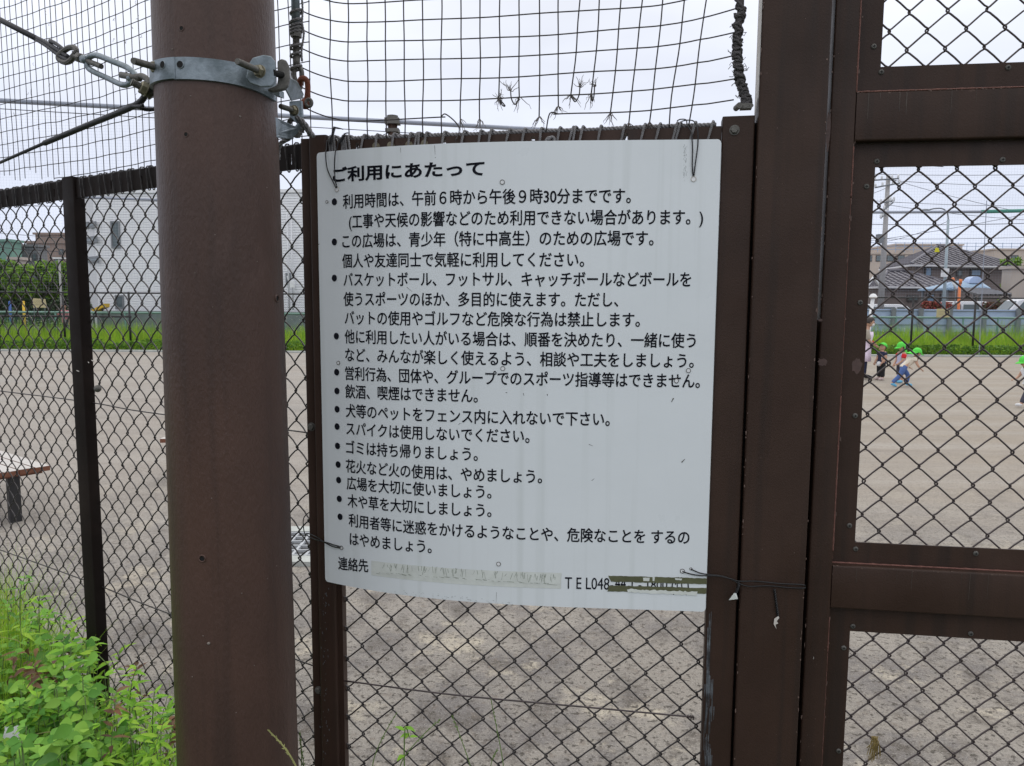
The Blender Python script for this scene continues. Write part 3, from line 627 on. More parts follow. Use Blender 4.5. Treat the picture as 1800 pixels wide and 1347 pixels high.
# ================================================================ ground
def ground_material():
    m = bpy.data.materials.new('gravelly_ground'); m.use_nodes = True; T = m.node_tree; N = T.nodes; N.clear(); lk = T.links.new
    o = N.new('ShaderNodeOutputMaterial'); b = N.new('ShaderNodeBsdfPrincipled'); b.inputs['Roughness'].default_value = 0.95; b.inputs['Specular IOR Level'].default_value = 0.2; lk(b.outputs[0], o.inputs[0])
    tc_ = N.new('ShaderNodeTexCoord')
    def mpg(s, rz=0):
        q = N.new('ShaderNodeMapping'); q.inputs['Scale'].default_value = s; q.inputs['Rotation'].default_value = (0, 0, rz); lk(tc_.outputs['Object'], q.inputs[0]); return q.outputs[0]
    def no(vec, s, d=6, r=.6):
        q = N.new('ShaderNodeTexNoise'); q.inputs['Scale'].default_value = s; q.inputs['Detail'].default_value = d; q.inputs['Roughness'].default_value = r; lk(vec, q.inputs[0]); return q.outputs['Fac']
    def mr(src, a, b_, lo, hi):
        q = N.new('ShaderNodeMapRange'); q.inputs[1].default_value = a; q.inputs[2].default_value = b_; q.inputs[3].default_value = lo; q.inputs[4].default_value = hi; lk(src, q.inputs[0]); return q.outputs[0]
    def mix(f, a, c):
        q = N.new('ShaderNodeMix'); q.data_type = 'RGBA'; lk(f, q.inputs[0])
        if isinstance(a, tuple): q.inputs[6].default_value = (*a, 1)
        else: lk(a, q.inputs[6])
        if isinstance(c, tuple): q.inputs[7].default_value = (*c, 1)
        else: lk(c, q.inputs[7])
        return q.outputs[2]
    def mul(a, b_):
        q = N.new('ShaderNodeMath'); q.operation = 'MULTIPLY'; lk(a, q.inputs[0]); lk(b_, q.inputs[1]); return q.outputs[0]
    p1 = mpg((1, 1, 1)); ps = mpg((0.16, 1.6, 1), R(4)); sx = N.new('ShaderNodeSeparateXYZ'); lk(tc_.outputs['Object'], sx.inputs[0])
    near = mr(sx.outputs['Y'], 3.2, 7.0, 1, 0.12)                                             # wetter, mossier ground by the gate
    c = mix(mr(no(p1, .35, 5), .35, .65, 0, 1), (.355, .335, .31), (.32, .285, .25))
    c = mix(mr(sx.outputs['X'], -1.0, 6.0, 0, .85), c, (.335, .285, .225))                    # browner soil to the right
    c = mix(mr(no(ps, 1.1, 7, .65), .42, .72, 0, .8), c, (.43, .40, .36))                     # raked and dragged streaks
    c = mix(mr(no(ps, 2.3, 6, .7), .52, .78, 0, .7), c, (.24, .21, .185))
    hf = N.new('ShaderNodeMath'); hf.operation = 'MULTIPLY'; lk(near, hf.inputs[0]); hf.inputs[1].default_value = .6
    c = mix(hf.outputs[0], c, (.265, .245, .215))
    c = mix(mul(mr(no(p1, 2.3, 8, .7), .46, .58, 0, .9), near), c, (.185, .172, .165))      # damp grey crust
    c = mix(mul(mr(no(p1, 4.7, 8, .75), .52, .64, 0, .9), near), c, (.115, .10, .085))      # moss patches
    c = mix(mul(mr(no(p1, 1.9, 9, .75), .55, .63, 0, .95), near), c, (.50, .45, .36))       # worn sandy patches
    c = mix(mr(no(p1, 24, 4, .65), .56, .66, 0, .6), c, (.20, .165, .135))
    c = mix(mul(mr(no(p1, 36, 3, .6), .56, .63, 0, .9), near), c, (.075, .066, .055))        # dark crumbs
    c = mix(mr(no(p1, 75, 3, .6), .56, .66, 0, .75), c, (.12, .11, .10))
    c = mix(mr(no(p1, 130, 2, .5), .58, .68, 0, .45), c, (.50, .47, .43))
    c = mix(mr(no(p1, 220, 2, .6), .50, .70, 0, .5), c, (.17, .155, .14))
    lk(c, b.inputs['Base Color'])
    bn = N.new('ShaderNodeBump'); bn.inputs['Strength'].default_value = .8; bn.inputs['Distance'].default_value = .012
    ad = N.new('ShaderNodeMath'); ad.operation = 'ADD'; lk(no(p1, 70, 4, .7), ad.inputs[0]); lk(no(p1, 9, 4, .6), ad.inputs[1]); lk(ad.outputs[0], bn.inputs['Height']); lk(bn.outputs[0], b.inputs['Normal'])
    return m
GROUND = ground_material()
def sheet_obj(name, pts, m, z):
    b = MB(); b.add([(x, y, z) for x, y in pts], [tuple(range(len(pts)))]); return tag(b.build(name, m), kind='structure')
sheet_obj('ground', [(-700, -60), (700, -60), (700, 1200), (-700, 1200)], GROUND, 0.0)

va = [M.P(-.03, 0, .02), LF.P(25, 0, .02)]; vb = M.P(30, 0, .02)
sheet_obj('grass_verge', [(-40, -40), (30, -40), (vb.x, vb.y), (va[0].x, va[0].y), (va[1].x, va[1].y), (-40, va[1].y)], mat('verge_soil', (.045, .06, .022), .95, 0, .4, 9, col2=(.07, .06, .04)), .004)  # unseen weedy ground on the near side, added dark to cut bounce light on the pole
# ================================================================ clamp, guy wires and hanger on the pole
def ax_frame(ax):
    ax = V(ax).normalized(); x = ax.cross(ZUP).normalized(); return ax, x, ax.cross(x)
def threaded(mb, p, ax, L, r, pitch=0.0022, m=0):
    n_ = int(L / pitch); prof = []
    for i in range(n_):
        prof += [(r, i * pitch), (r * .86, (i + .5) * pitch)]
    prof += [(r * .9, L), (0, L)]; mb.lathe(p, ax, prof, 12, m)
BZ = pole_pt(365, 121)[0].z
def pcirc(px, z, dr=0.0):       # direction round the pole seen under pixel column px
    p, n = pole_pt(px, 121); return math.atan2(n.y, n.x)
band = thing('pole_clamp', 'galvanised two-piece clamp band bolted round the upper round pole', 'clamp', tuple(PC + ZUP * BZ))
RB = prad(BZ) + 0.0008
def band_ring(a0, a1, hb, t, zc, twist_=0.0, n_=48, extra=0.0):
    b = MB(); vs = []
    for i in range(n_ + 1):
        a = a0 + (a1 - a0) * i / n_; c = V((math.cos(a), math.sin(a), 0)); z = zc + twist_ * math.sin(a - 1.2)
        h_ = hb * (1 + extra * max(0, math.cos(a - a1)) ** 6)
        for rr, zz in ((RB, -h_ / 2), (RB + t, -h_ / 2 + .001), (RB + t, h_ / 2 - .001), (RB, h_ / 2)): vs.append(PC + c * rr + ZUP * (z + zz))
    fs = []
    for i in range(n_):
        for k in range(4): fs.append((i * 4 + k, i * 4 + (k + 1) % 4, i * 4 + 4 + (k + 1) % 4, i * 4 + 4 + k))
    fs += [(3, 2, 1, 0), tuple(n_ * 4 + k for k in range(4))]; b.add(vs, fs); return b
aS, aR, aL = pcirc(309, BZ), pcirc(474, BZ), pcirc(266, BZ)
band_ring(aS, aR + R(8), .040, .0045, BZ, .004, 60, .35).build('band', GALV, band, auto=35)
band_ring(aS - R(205), aS + R(1.5), .039, .0052, BZ + .0005, .004, 90).build('band', GALV, band, auto=35)
for px in (291, 320):
    p, n = pole_pt(px, 115.5); c = p + n * .0064; b = MB(); b.lathe(c, n, [(.0062, 0), (0, 0)], 20, 0); b.lathe(c, n, [(.0076, -.001), (.0072, .0006), (.0062, .0003)], 20, 1); b.build('hole', [DARK, GALV], band, smooth=True)
def stud(p0, p1, r, nut_at=None, par=band, nm='stud', nr=1.75):
    p0, p1 = V(p0), V(p1); ax = (p1 - p0).normalized(); b = MB(); threaded(b, p0, ax, (p1 - p0).length, r); b.build(nm, GALVD, par, auto=30)
    if nut_at is not None:
        b = MB(); c = p0 + ax * nut_at; b.lathe(c - ax * .002, ax, [(r * 2.0, 0), (r * 2.0, .0018), (0, .0018)], 18); b.hexa(c, ax, r * nr, r * 1.5); b.build('nut', NUT, par)
stud(atY(283, 121, 1.455), atY(234, 107, 1.385), .0062, .012)
# flared flange with its stud on the right
aF = pcirc(470, BZ); tF = V((-math.sin(aF), math.cos(aF), 0)); tF = tF if tF.x > 0 else -tF
fl0 = atY(441, 130, 1.43); fr_ = [(436, 113), (444, 101), (462, 96), (476, 98), (484, 108), (485, 130), (483, 146), (476, 153), (458, 153), (440, 147), (432, 138)]
b = MB(); fp = [atY(x, y, 1.425 + (x - 440) * .0006) for x, y in fr_]; b.prism(fp, V((-.08, .995, 0)) * .0055)
fo = b.build('flange', GALV, band); mod = fo.modifiers.new('bevel', 'BEVEL'); mod.width = .0022; mod.segments = 2
stud(atY(462, 128, 1.432), atY(417, 108, 1.362), .0058, .010)
fr2 = [(487, 107), (495, 103), (503, 106), (508, 117), (509, 136), (506, 150), (500, 157), (480, 161), (470, 159), (472, 155), (486, 150), (488, 140)]
b = MB(); fp = [atY(x, y, 1.470) for x, y in fr2]; b.prism(fp, V((-.1, .99, 0)) * .012)
fo = b.build('flange', GALVD, band); mod = fo.modifiers.new('bevel', 'BEVEL'); mod.width = .003; mod.segments = 2
b = MB(); b.cyl(atY(480, 128, 1.45), atY(498, 133, 1.475), .006, 12); b.build('stud', DARK, band)
b = MB(); p0, p1 = atY(480, 166, 1.49), atY(486, 171, 1.50); b.box(p0, V((.012, 0, -.003)), V((.003, .02, 0)), ZUP * .012); b.build('band_end', GALV, band)
# flat-bar bracket from clamp to fence corner
brk = thing('bracket', 'bent galvanised flat-bar bracket between the pole clamp and the fence corner', 'bracket', tuple(atY(520, 200, 1.7)))
def flat(pixY, th, par, name='arm', mm=GALV):
    b = MB(); b.prism([atY(*q) for q in pixY], V((.25, .97, 0)) * th); o = b.build(name, mm, par); md = o.modifiers.new('bevel', 'BEVEL'); md.width = .0012; md.segments = 2; return o
flat([(505, 134, 1.55), (520, 142, 1.60), (531, 164, 1.66), (528, 172, 1.66), (510, 176, 1.60), (499, 155, 1.55)], .008, brk)
flat([(508, 178, 1.64), (529, 176, 1.66), (531, 205, 1.66), (526, 222, 1.66), (509, 205, 1.64)], .008, brk)
flat([(484, 206, 1.52), (518, 222, 1.63), (523, 216, 1.64), (528, 224, 1.66), (512, 241, 1.63), (484, 236, 1.52)], .008, brk)
flat([(484, 236, 1.52), (512, 241, 1.63), (509, 244, 1.63), (484, 241, 1.52)], .012, brk)
stud(atY(521, 196, 1.655), atY(493, 187, 1.60), .0055, .010, brk)
b = MB(); c = atY(524, 236, 1.66); b.hexa(c, V((-.35, -.9, 0)), .0095, .007); b.build('bolt', GALVD, brk)

# vertical hanger rod of the net and its shackle
hg = thing('hanger_rod', 'grey hanger rod wound with rope at the left edge of the torn net', 'rod', tuple(atY(522, 0, 1.70)))
HY = 1.735
hp = lambda x, y, dy=0.0: atY(x, y, HY + dy)
b = MB(); b.tube([hp(517, -420), hp(518.5, -30), hp(520.5, 54)], .0092, 14); b.build('tube', GALV, hg, smooth=True)
b = MB(); b.hexa(hp(520.5, 66), hp(520.5, 40) - hp(520.5, 66), .0125, .020); b.build('nut', GALVD, hg)
b = MB(); threaded(b, hp(521, 102), hp(520.5, 66) - hp(521, 102), .050, .0078, .0030); b.build('threaded_end', GALVD, hg, auto=30)
b = MB(); b.tube([hp(521, 117), hp(521, 100)], [.0075, .0085], 12)
b.tube(smooth_path([hp(520, 116), hp(517, 126), hp(518, 138), hp(524, 150), hp(530, 156)], 5), [.0055] * 21, 8); b.tube(smooth_path([hp(524, 116), hp(530, 124), hp(531, 135), hp(530, 150)], 5), .0050, 8); b.build('clevis', GALVD, hg, smooth=True)
sk = thing('shackle', 'rusty red-brown bow shackle hanging below the hanger rod', 'shackle', tuple(hp(535, 165)))
b = MB(); b.tube(smooth_path([hp(527, 150, -.004), hp(528, 141, -.012), hp(534, 138, -.02), hp(540, 144, -.02), hp(541, 160, -.016), hp(539, 176, -.014), hp(536, 184, -.014)], 6), [.0062] * 30 + [.0066] * 7, 10)
b.ball(hp(536, 183, -.014), .0125, .012, .0115, 12); b.build('bow', RUST, sk, smooth=True)
b = MB(); b.cyl(hp(533, 184, .01), hp(541, 181, -.02), .0062, 12); b.tube([hp(543, 181, -.024) + V((.0068 * math.cos(t), 0, .0082 * math.sin(t))) for t in [i * .5236 for i in range(12)]], .0034, 8, closed=True); b.build('pin', GALVD, sk, smooth=True)
b = MB()
for yy in (14, 30, 38, 44, 50, 75, 89, 112):
    for e in range(1):
        c = hp(520, yy); rr = .0118; pts = [c + V((rr * math.cos(t), rr * math.sin(t), -.010 * math.sin(t / 2 + .4) - t * .0012)) for t in [i * .5 for i in range(14)]]
        rope(b, pts, .0030, k=1, n=4)
rope(b, [hp(531, 0), hp(532, 20), hp(531, 40), hp(534, 56), hp(533, 70), hp(530, 90), hp(531, 108)], .0026)
tag(b.build('lashing_rope', ROPE, None, smooth=True, org=hp(520, 40)), 'thin grey lashing rope wound round the hanger rod', 'rope')
b = MB()
for k, pl_ in enumerate(([(508, 214), (516, 206), (528, 210), (540, 222), (547, 234), (552, 241)], [(507, 217), (515, 210), (527, 214), (539, 227), (545, 239)], [(508, 245), (512, 236), (520, 228), (530, 224), (541, 229), (550, 238)], [(489, 262), (494, 252), (504, 246), (512, 240), (522, 233), (534, 230)], [(486, 280), (486, 262), (490, 254)], [(490, 281), (490, 265), (492, 256)])):
    rope(b, [atY(x, y, 1.655 + .004 * k) for x, y in pl_], .0052 if k < 4 else .004)
tag(b.build('corner_rope', ROPE, None, smooth=True, org=atY(520, 235, 1.65)), 'knotted grey rope wrapped over the bracket at the fence corner', 'rope')

# guy wires: upper one with a turnbuckle, lower one with a wrapped end
TY = lambda x, y, dy=0.0: atY(x, y, 1.50 + (265 - x) * .0010 + dy)
gy = thing('turnbuckle', 'grey open turnbuckle joining the upper guy cable to the pole clamp', 'turnbuckle', tuple(TY(190, 120)))
b = MB(); b.tube(smooth_path([TY(127, 101), TY(134, 91), TY(131, 84), TY(122, 84), TY(112, 90), TY(103, 99), TY(105, 106), TY(116, 110), TY(125, 106), TY(131, 98)], 6), .0056, 8); b.tube([TY(130, 98), TY(178, 117)], .0054, 10); b.hexa(TY(138, 101), TY(152, 106) - TY(138, 101), .0105, .012); b.build('eye_bolt', GALVD, gy, smooth=False)
tb = MB(); tb.tube([TY(146, 104), TY(154, 107)], [.0085, .0095], 12)
tb.tube(smooth_path([TY(152, 106), TY(160, 99), TY(172, 98), TY(200, 109), TY(222, 118), TY(234, 127), TY(238, 134)], 5), .0058, 8); tb.tube(smooth_path([TY(152, 107), TY(155, 119), TY(166, 127), TY(190, 138), TY(214, 149), TY(228, 147), TY(238, 136)], 5), .0058, 8); tb.ball(TY(232, 138), .011, .009, .009, 10); tb.build('body', GALV, gy, smooth=True)
b = MB(); b.cyl(TY(213, 132, -.008), TY(246, 138), .0062, 10); b.tube(smooth_path([TY(240, 137), TY(248, 134), TY(258, 139), TY(264, 150)], 5), .006, 8); b.build('jaw', GALVD, gy, smooth=True)
stud(TY(268, 163, .01), TY(231, 144, -.05), .0072, .012, gy)
b = MB(); b.tube([TY(256, 155), TY(270, 168, .02)], [.011, .012], 12); b.build('sleeve', GALVD, gy, smooth=True)
b = MB(); far = TY(-60, 0); b.tube([far, TY(0, 35), TY(64, 68)], .0062, 8)
for s_ in (-1, 1): b.tube(smooth_path([TY(60, 66 + s_), TY(80, 77 + s_ * 2.5), TY(106, 95 + s_ * 4), TY(120, 103 + s_ * 3)], 5), .0045, 8)
b.tube(smooth_path([TY(112, 88), TY(100, 78), TY(88, 72)], 4), .0042, 8)
b.build('cable', CABLE, None, smooth=True, org=TY(64, 68)); tag(bpy.data.objects['cable'], 'upper black guy cable running into the turnbuckle', 'cable')
b = MB(); P_ = [TY(-40, 296, .25), TY(0, 286, .2), TY(80, 251, .12)]; b.tube(P_, .0038, 7)
rope(b, [TY(78, 252, .12), TY(150, 222, .07), TY(236, 186, .02), TY(256, 166, .01)], .0062, .011, 4, 5)
rope(b, [TY(236, 186, .02), TY(255, 192, .06), TY(275, 192, .08)], .0045, .012); rope(b, [TY(232, 187, .02), TY(246, 187, .0), TY(252, 185, 0)], .004, .012)
tag(b.build('guy_wire', CABLE, None, smooth=True, org=TY(150, 222, .07)), 'lower guy wire with its end bound by a coil, below the turnbuckle', 'cable')

# ================================================================ ball nets
NR = 0.0014
def netting(label, pl, rows, verts, P, extra=None):
    pass
net = thing('ball_net', 'torn dark ball net with frayed lower edge above the white notice board', 'net', tuple(M.P(0.4, RZ1)))
DN = 0.012
CE = 0.0412       # cell size
A0n, A1n = -0.005, 0.905
def nz(i, a):     # height of row i above the rail at a
    t = (a - A0n) / (A1n - A0n); e = max(0, (t - .80) / .20); l = max(0, (.10 - t) / .10)
    sag = 0.006 * math.sin(t * 3.1) * (1 if i else .4) + .004 * noise.noise(V((a * 5, i * 2.2, 0)))
    return RZ1 + .046 + CE * i * 1.005 - sag + .020 * e ** 1.6 * min(1.5, .6 + i * .15) + .016 * l ** 2 + .010 * max(0, (.5 - t)) - .006
def na(j, z):     # place along the rail of cord j at height z
    a = A0n + .0335 + .0425 * j * (1 - .0006 * j); k = (z - RZ1) / .26
    return a + .004 * noise.noise(V((j * 1.7, z * 9, 5))) - .010 * max(0, 1 - k) * (1 if j > 12 else -.3) * (1 if j > 12 else 0) * 2 + .012 * (k - .5) * max(0, (j - 14) / 8)
NJ, NI = 20, 25
cords = MB()
row0_gap = (6.25, 11.7)
for i in range(NI):
    js = [x * .25 for x in range(-7, (NJ) * 4 + 3)]
    segs = [[]]
    for j in js:
        a = A0n + .0335 + .0425 * j * (1 - .0006 * j); z = nz(i, a)
        if i == 0 and row0_gap[0] < j < row0_gap[1]:
            if segs[-1]: segs.append([])
            continue
        aa = na(j, z) if 0 <= j <= NJ - 1 else a
        segs[-1].append(M.P(min(aa, A1n - .005), z, DN))
    for s_ in segs:
        if len(s_) > 2: cords.tube(s_, NR, 4)
e0 = M.P(na(6.25, RZ1 + .046), RZ1 + .048, DN); cords.tube(smooth_path([M.P(na(6, RZ1 + .05), nz(0, na(6, RZ1 + .05)), DN), e0, M.P(na(7, RZ1) - .012, RZ1 + .030, DN), M.P(na(7, RZ1) - .002, RZ1 + .012, DN - .006), M.P(na(7, RZ1) - .008, RZ1 - .012, -.004)], 5), NR, 4)
cords.tube(smooth_path([M.P(na(12, RZ1 + .05), nz(0, na(12, RZ1 + .05)), DN), M.P(na(12, RZ1 + .05) - .018, RZ1 + .040, DN), M.P(na(12, RZ1) - .026, RZ1 + .004, DN)], 5), NR, 4)
fray_pts = []
for j in range(NJ):
    zt = nz(NI - 1, .4) + .01
    if j <= 5: zb = RZ1 - .004
    elif j in (6,): zb = RZ1 + .006
    elif j in (7, 8): zb = nz(0, na(j, RZ1 + .04)) - .004
    elif j in (9, 10, 13, 14): zb = nz(1, na(j, RZ1 + .1)) + .002
    elif j in (11, 12): zb = nz(1, na(j, RZ1 + .1)) - (.042 if j == 11 else .022)
    elif j == 15: zb = nz(1, na(j, RZ1 + .1)) - .040
    elif j in (18, 19): zb = RZ1 + .002
    else: zb = nz(0, na(j, RZ1 + .04)) - .004
    if j in (16, 17): zb = nz(0, na(j, RZ1 + .04)) - .022
    n_ = max(4, int((zt - zb) / .02)); pts = [M.P(na(j, zb + (zt - zb) * k / n_), zb + (zt - zb) * k / n_, DN) for k in range(n_ + 1)]
    cords.tube(pts, NR, 4)
    if 6 <= j <= 17: fray_pts.append((j, pts[0]))
# extra cords hooked upwards at torn spots
for j in (9, 10, 13, 14):
    p = M.P(na(j, nz(1, .4)), nz(1, na(j, 2.1)), DN); sx = -1 if j in (10,) else 1; wd = .017 if j != 14 else .006
    if j == 9: sx = 1
    if j == 9: 
        q = smooth_path([p, p - ZUP * .014 + M.u * .008, p - ZUP * .016 + M.u * .014, p - ZUP * .004 + M.u * .004 ], 4)
    else: q = smooth_path([p, p - ZUP * .010 + M.u * sx * wd * .3, p - ZUP * .014 + M.u * sx * wd * .6, p - ZUP * .002 + M.u * sx * wd, p + ZUP * .014 + M.u * sx * wd * 1.1], 4)
    cords.tube(q, NR, 4); fray_pts.append((100 + j, q[-1]))
for i in range(NI):
    for j in range(NJ):
        if i == 0 and row0_gap[0] < j < row0_gap[1]: continue
        a = A0n + .0335 + .0425 * j * (1 - .0006 * j); z = nz(i, a); cords.ball(M.P(na(j, z), z, DN), .0017, .0015, .0017, 5)
cords.build('netting', CORD, net, smooth=True)
for j, p in fray_pts:
    b = MB(); up = j >= 100
    for k in range(rnd.randint(7, 10)):
        dx, dz = rnd.gauss(0, .010), (rnd.uniform(.006, .026) if up else -rnd.uniform(.010, .034)); q = [p]
        for s_ in range(1, 6): q.append(p + M.u * (dx * s_ / 5 + rnd.gauss(0, .0012)) + ZUP * (dz * s_ / 5 + rnd.gauss(0, .0012)) + M.n * rnd.gauss(0, .0012))
        b.tube(q, [.0011, .0009, .0008, .0007, .0006, .0004], 3)
    b.build('frayed_end', FRAY, net)
# lacing rope along the rail and round it
lr = MB()
rope(lr, [M.P(.02 + .044 * i, RZ1 + .0045 + .0015 * rnd.random(), .016 + .004 * rnd.random()) for i in range(20)], .0052, .024, 3, 5, 5)
xs = [.028, .034, .040, .057, .062, .067, .075, .101, .135, .172, .209, .224, .232, .246, .285, .328, .366, .388, .425, .46, .498, .535, .560, .568, .582, .62, .668, .708, .738, .772, .778, .807, .842]
for a in xs:
    lean_ = .006 * (1 if a > .08 else -.3) + rnd.gauss(0, .0015)
    pts = [M.P(a + lean_ * 1.2, RZ1 + .010, .014), M.P(a + lean_, RZ1 + .009, .004), M.P(a + lean_ * .7, RZ1, -.0005), M.P(a - lean_ * .3, RZ0 + .02, .0012), M.P(a - lean_, RZ0 - .004, .004), M.P(a - lean_, RZ0 - .008, .012), M.P(a - lean_ * .5, RZ0 + .01, .050), M.P(a + lean_, RZ1 + .004, .049), M.P(a + lean_ * 1.2, RZ1 + .011, .03), M.P(a + lean_ * 1.2, RZ1 + .010, .014)]
    rope(lr, pts, .0028, .014, 3, 4, 5)
kn = M.P(.52, RZ1 - .022, 0)
for t in range(3): rope(lr, [kn + V((.009 * math.cos(q + t), -.003 - .002 * t, .010 * math.sin(q * 1.1 + t))) for q in [i * .8 for i in range(9)]], .0032, .014, 3, 4, 3)
lr.build('lacing_rope', ROPE, net, smooth=True)
# rope-bound edge on the right, beside the gate post
er = thing('edge_rope', 'shaggy bundle of grey rope hanging beside the gate post at the net edge', 'rope', tuple(M.P(.89, RZ1)))
b = MB(); ep = [atY(1298, -380, 1.585), atY(1302, -10, 1.585), atY(1299, 30, 1.585), atY(1296, 85, 1.585), atY(1299, 130, 1.58), atY(1307, 160, 1.58), atY(1313, 182, 1.575)]
ES = smooth_path(ep, 8); b.tube(ES, [.0072 + .002 * noise.noise(V((i * .5, 0, 0))) for i in range(len(ES))], 9); b.build('core', CORD, er, smooth=True)
b = MB()
for k in range(3):
    pts = []
    for i in range(len(ES) * 3):
        q = ES[min(len(ES) - 1, i // 3)].lerp(ES[min(len(ES) - 1, i // 3 + 1)], (i % 3) / 3); g = i * (.62 + .1 * k) * (1 if k < 2 else -1) + k * 2; rr = .0085 + .0035 * noise.noise(V((i * .3, k * 5, 1)))
        pts.append(q + V((rr * math.cos(g), rr * math.sin(g), .003 * math.sin(i * 1.7 + k))))
    rope(b, pts, .0030, .014, 3, 4, 1)
for i in range(60):
    q = ES[rnd.randrange(len(ES) // 3, len(ES))]; a = rnd.uniform(0, 6.28); d = V((math.cos(a), math.sin(a) * .6, rnd.uniform(-.8, .8))); b.tube([q + d * .008, q + d * .013 + V((0, 0, rnd.gauss(0, .004))), q + d * rnd.uniform(.015, .020)], .0007, 3)
b.build('winding', DROPE, er, smooth=True)
b = MB(); c = atY(1311, 188, 1.565); b.cbox(c, .022, .018, .010, rz=-.19); b.cyl(c + V((-.016, -.012, 0)), c + V((-.016, .012, 0)), .006, 10); b.cyl(c + V((.008, -.0105, 0)), c + V((.008, -.0112, 0)), .004, 10, 0); b.build('clip', GALVD, er)

# net along the side fence, with its rope
nl = thing('ball_net', 'tall dark ball net standing above the side fence left of the pole', 'net', tuple(LF.P(.8, RZ1)))
b = MB(); CW = .0415; CH = .0345; LA0, LA1 = -.03, 3.4
def lz(i, a): return RZ1 + .022 + CW * i + .008 * noise.noise(V((a * 1.3, i * .35, 7))) + .004 * noise.noise(V((a * 9, i * 1.3, 3))) + (.006 * math.sin(a * 5))
def la(j, z): return LA0 + CH * j + .010 * noise.noise(V((j * .4, z * 1.7, 2))) + .003 * noise.noise(V((j * 3.3, z * 8, 2)))
nj, ni = int((LA1 - LA0) / CH), 30
pl0 = pa + .02
for i in range(ni):
    pts = []
    for j2 in range(nj * 2 + 1):
        a = LA0 + CH * j2 / 2
        if i < 2 and a > pl0 + .05 and i == 0: break
        pts.append(LF.P(la(j2 / 2, lz(i, a)), lz(i, a), .01))
    if len(pts) > 2: b.tube(pts, .0012, 4)
for j in range(nj + 1):
    a = LA0 + CH * j; zb = RZ1 if a < pl0 else lz(1, a) - rnd.uniform(.008, .05); zt = lz(ni - 1, a)
    n_ = int((zt - zb) / .025); b.tube([LF.P(la(j, zb + (zt - zb) * k / n_), zb + (zt - zb) * k / n_, .01) for k in range(n_ + 1)], .0012, 4)
    for i in range(1, ni, 1): b.ball(LF.P(la(j, lz(i, a)), lz(i, a), .01), .0019, .0019, .0019, 5)
b.build('netting', CORD, nl, smooth=True)
b = MB()
for i in range(70):
    p = LF.P(rnd.uniform(.3, 2.0), RZ1 + rnd.uniform(.05, .9), .008); q = [p]
    for s_ in range(4): q.append(q[-1] + LF.u * rnd.gauss(0, .004) + ZUP * rnd.gauss(-.001, .004))
    b.tube(q, .0005, 3)
b.build('loose_threads', FRAY, nl)
b = MB(); rope(b, [LF.P(-.02 + .06 * i, RZ1 + .006 + .002 * rnd.random(), .016) for i in range(48)], .0036, .020, 3, 4, 4)
a = .02
while a < 2.8:
    l = rnd.gauss(.002, .002)
    if not (pb_ - .01 < a < pa + .01): rope(b, [LF.P(a + l, RZ1 + .010, .016), LF.P(a + l, RZ1 + .006, .004), LF.P(a, RZ0 + .024, .0045), LF.P(a - l, RZ0 - .001, .006), LF.P(a - l, RZ0 - .003, .012), LF.P(a, RZ0 + .02, .018), LF.P(a + l, RZ1 + .009, .02)], .0019, .011, 3, 3, 3)
    a += rnd.choice([.016, .030, .036, .040, .046])
b.build('lacing_rope', DROPE, nl, smooth=True)
# ================================================================ the far side of the pitch
CONC = mat('pale_concrete', (.40, .42, .40), .9, 0, .2, 6)
SIDING = mat('white_siding', (.80, .81, .84), .6, 0, .05, 2)
PALEW = mat('pale_wall', (.68, .69, .72), .7, 0, .06, 1)
GLASS = mat('window_glass', (.10, .13, .14), .12, 0, .15, .8, spec=.6)
BGLASS = mat('blue_window_glass', (.13, .22, .34), .12, 0, .15, .8, spec=.6)
DFRAME = mat('dark_frame', (.06, .055, .055), .5)
GREENF = mat('green_fence_paint', (.115, .24, .20), .6, 0, .2, 3)
BLUEP = mat('blue_grey_panel', (.40, .50, .70), .55, 0, .12, 1.5, col2=(.48, .53, .66))
POSTG = mat('grey_post', (.20, .215, .235), .7, 0, .15, 3)
CREAM = mat('cream_board', (.60, .51, .30), .7, 0, .1, 6)
TILE = mat('grey_brown_tiles', (.115, .108, .128), .6, 0, .2, 2)
MAUVE = mat('brown_grey_wall', (.165, .135, .13), .8, 0, .1, .8)
GUTTER = mat('pale_gutter', (.50, .50, .52), .6)
BEIGE = mat('beige_wall', (.47, .41, .36), .8, 0, .08, .6)
TAUPE = mat('taupe_wall', (.27, .205, .175), .8, 0, .1, .7)
TEAL = mat('green_wall', (.16, .30, .24), .8, 0, .1, .6)
SLATE = mat('slate_wall', (.155, .16, .165), .8, 0, .1, .6)
PIPEM = mat('blue_grey_pipe', (.30, .33, .40), .5, .2, .1, 1)
GPIPE = mat('green_pipe', (.06, .25, .20), .5, 0, .1, 1)
CPOLE = mat('concrete_pole', (.36, .35, .35), .85, 0, .1, 3)
ASPH = mat('asphalt', (.06, .06, .062), .9, 0, .2, 3)
ORANGE = mat('orange_paint', (.72, .20, .06), .5)
WHITEP = mat('white_paint', (.74, .75, .76), .5)
CARW = mat('white_car_paint', (.72, .74, .78), .25, 0, .03, 1)
TYRE = mat('tyre_rubber', (.02, .02, .02), .8)
YELLOW = mat('yellow_paint', (.75, .48, .03), .5)
BLUET = mat('blue_roof', (.22, .33, .46), .5, 0, .15, 2)

YF = 24.7
sheet_obj('planting_strip', [(-60, YF + .35), (60, YF + .35), (60, 30.6), (-60, 30.6)], mat('soil', (.06, .07, .03), .95, 0, .3, 3), .004)
sheet_obj('parking_area', [(-90, 30.6), (90, 30.6), (90, 58), (-90, 58)], ASPH, .004)
b = MB(); b.box((-60, YF, 0), (120, 0, 0), (0, .35, 0), (0, 0, .05)); tag(b.build('kerb', CONC), kind='structure')

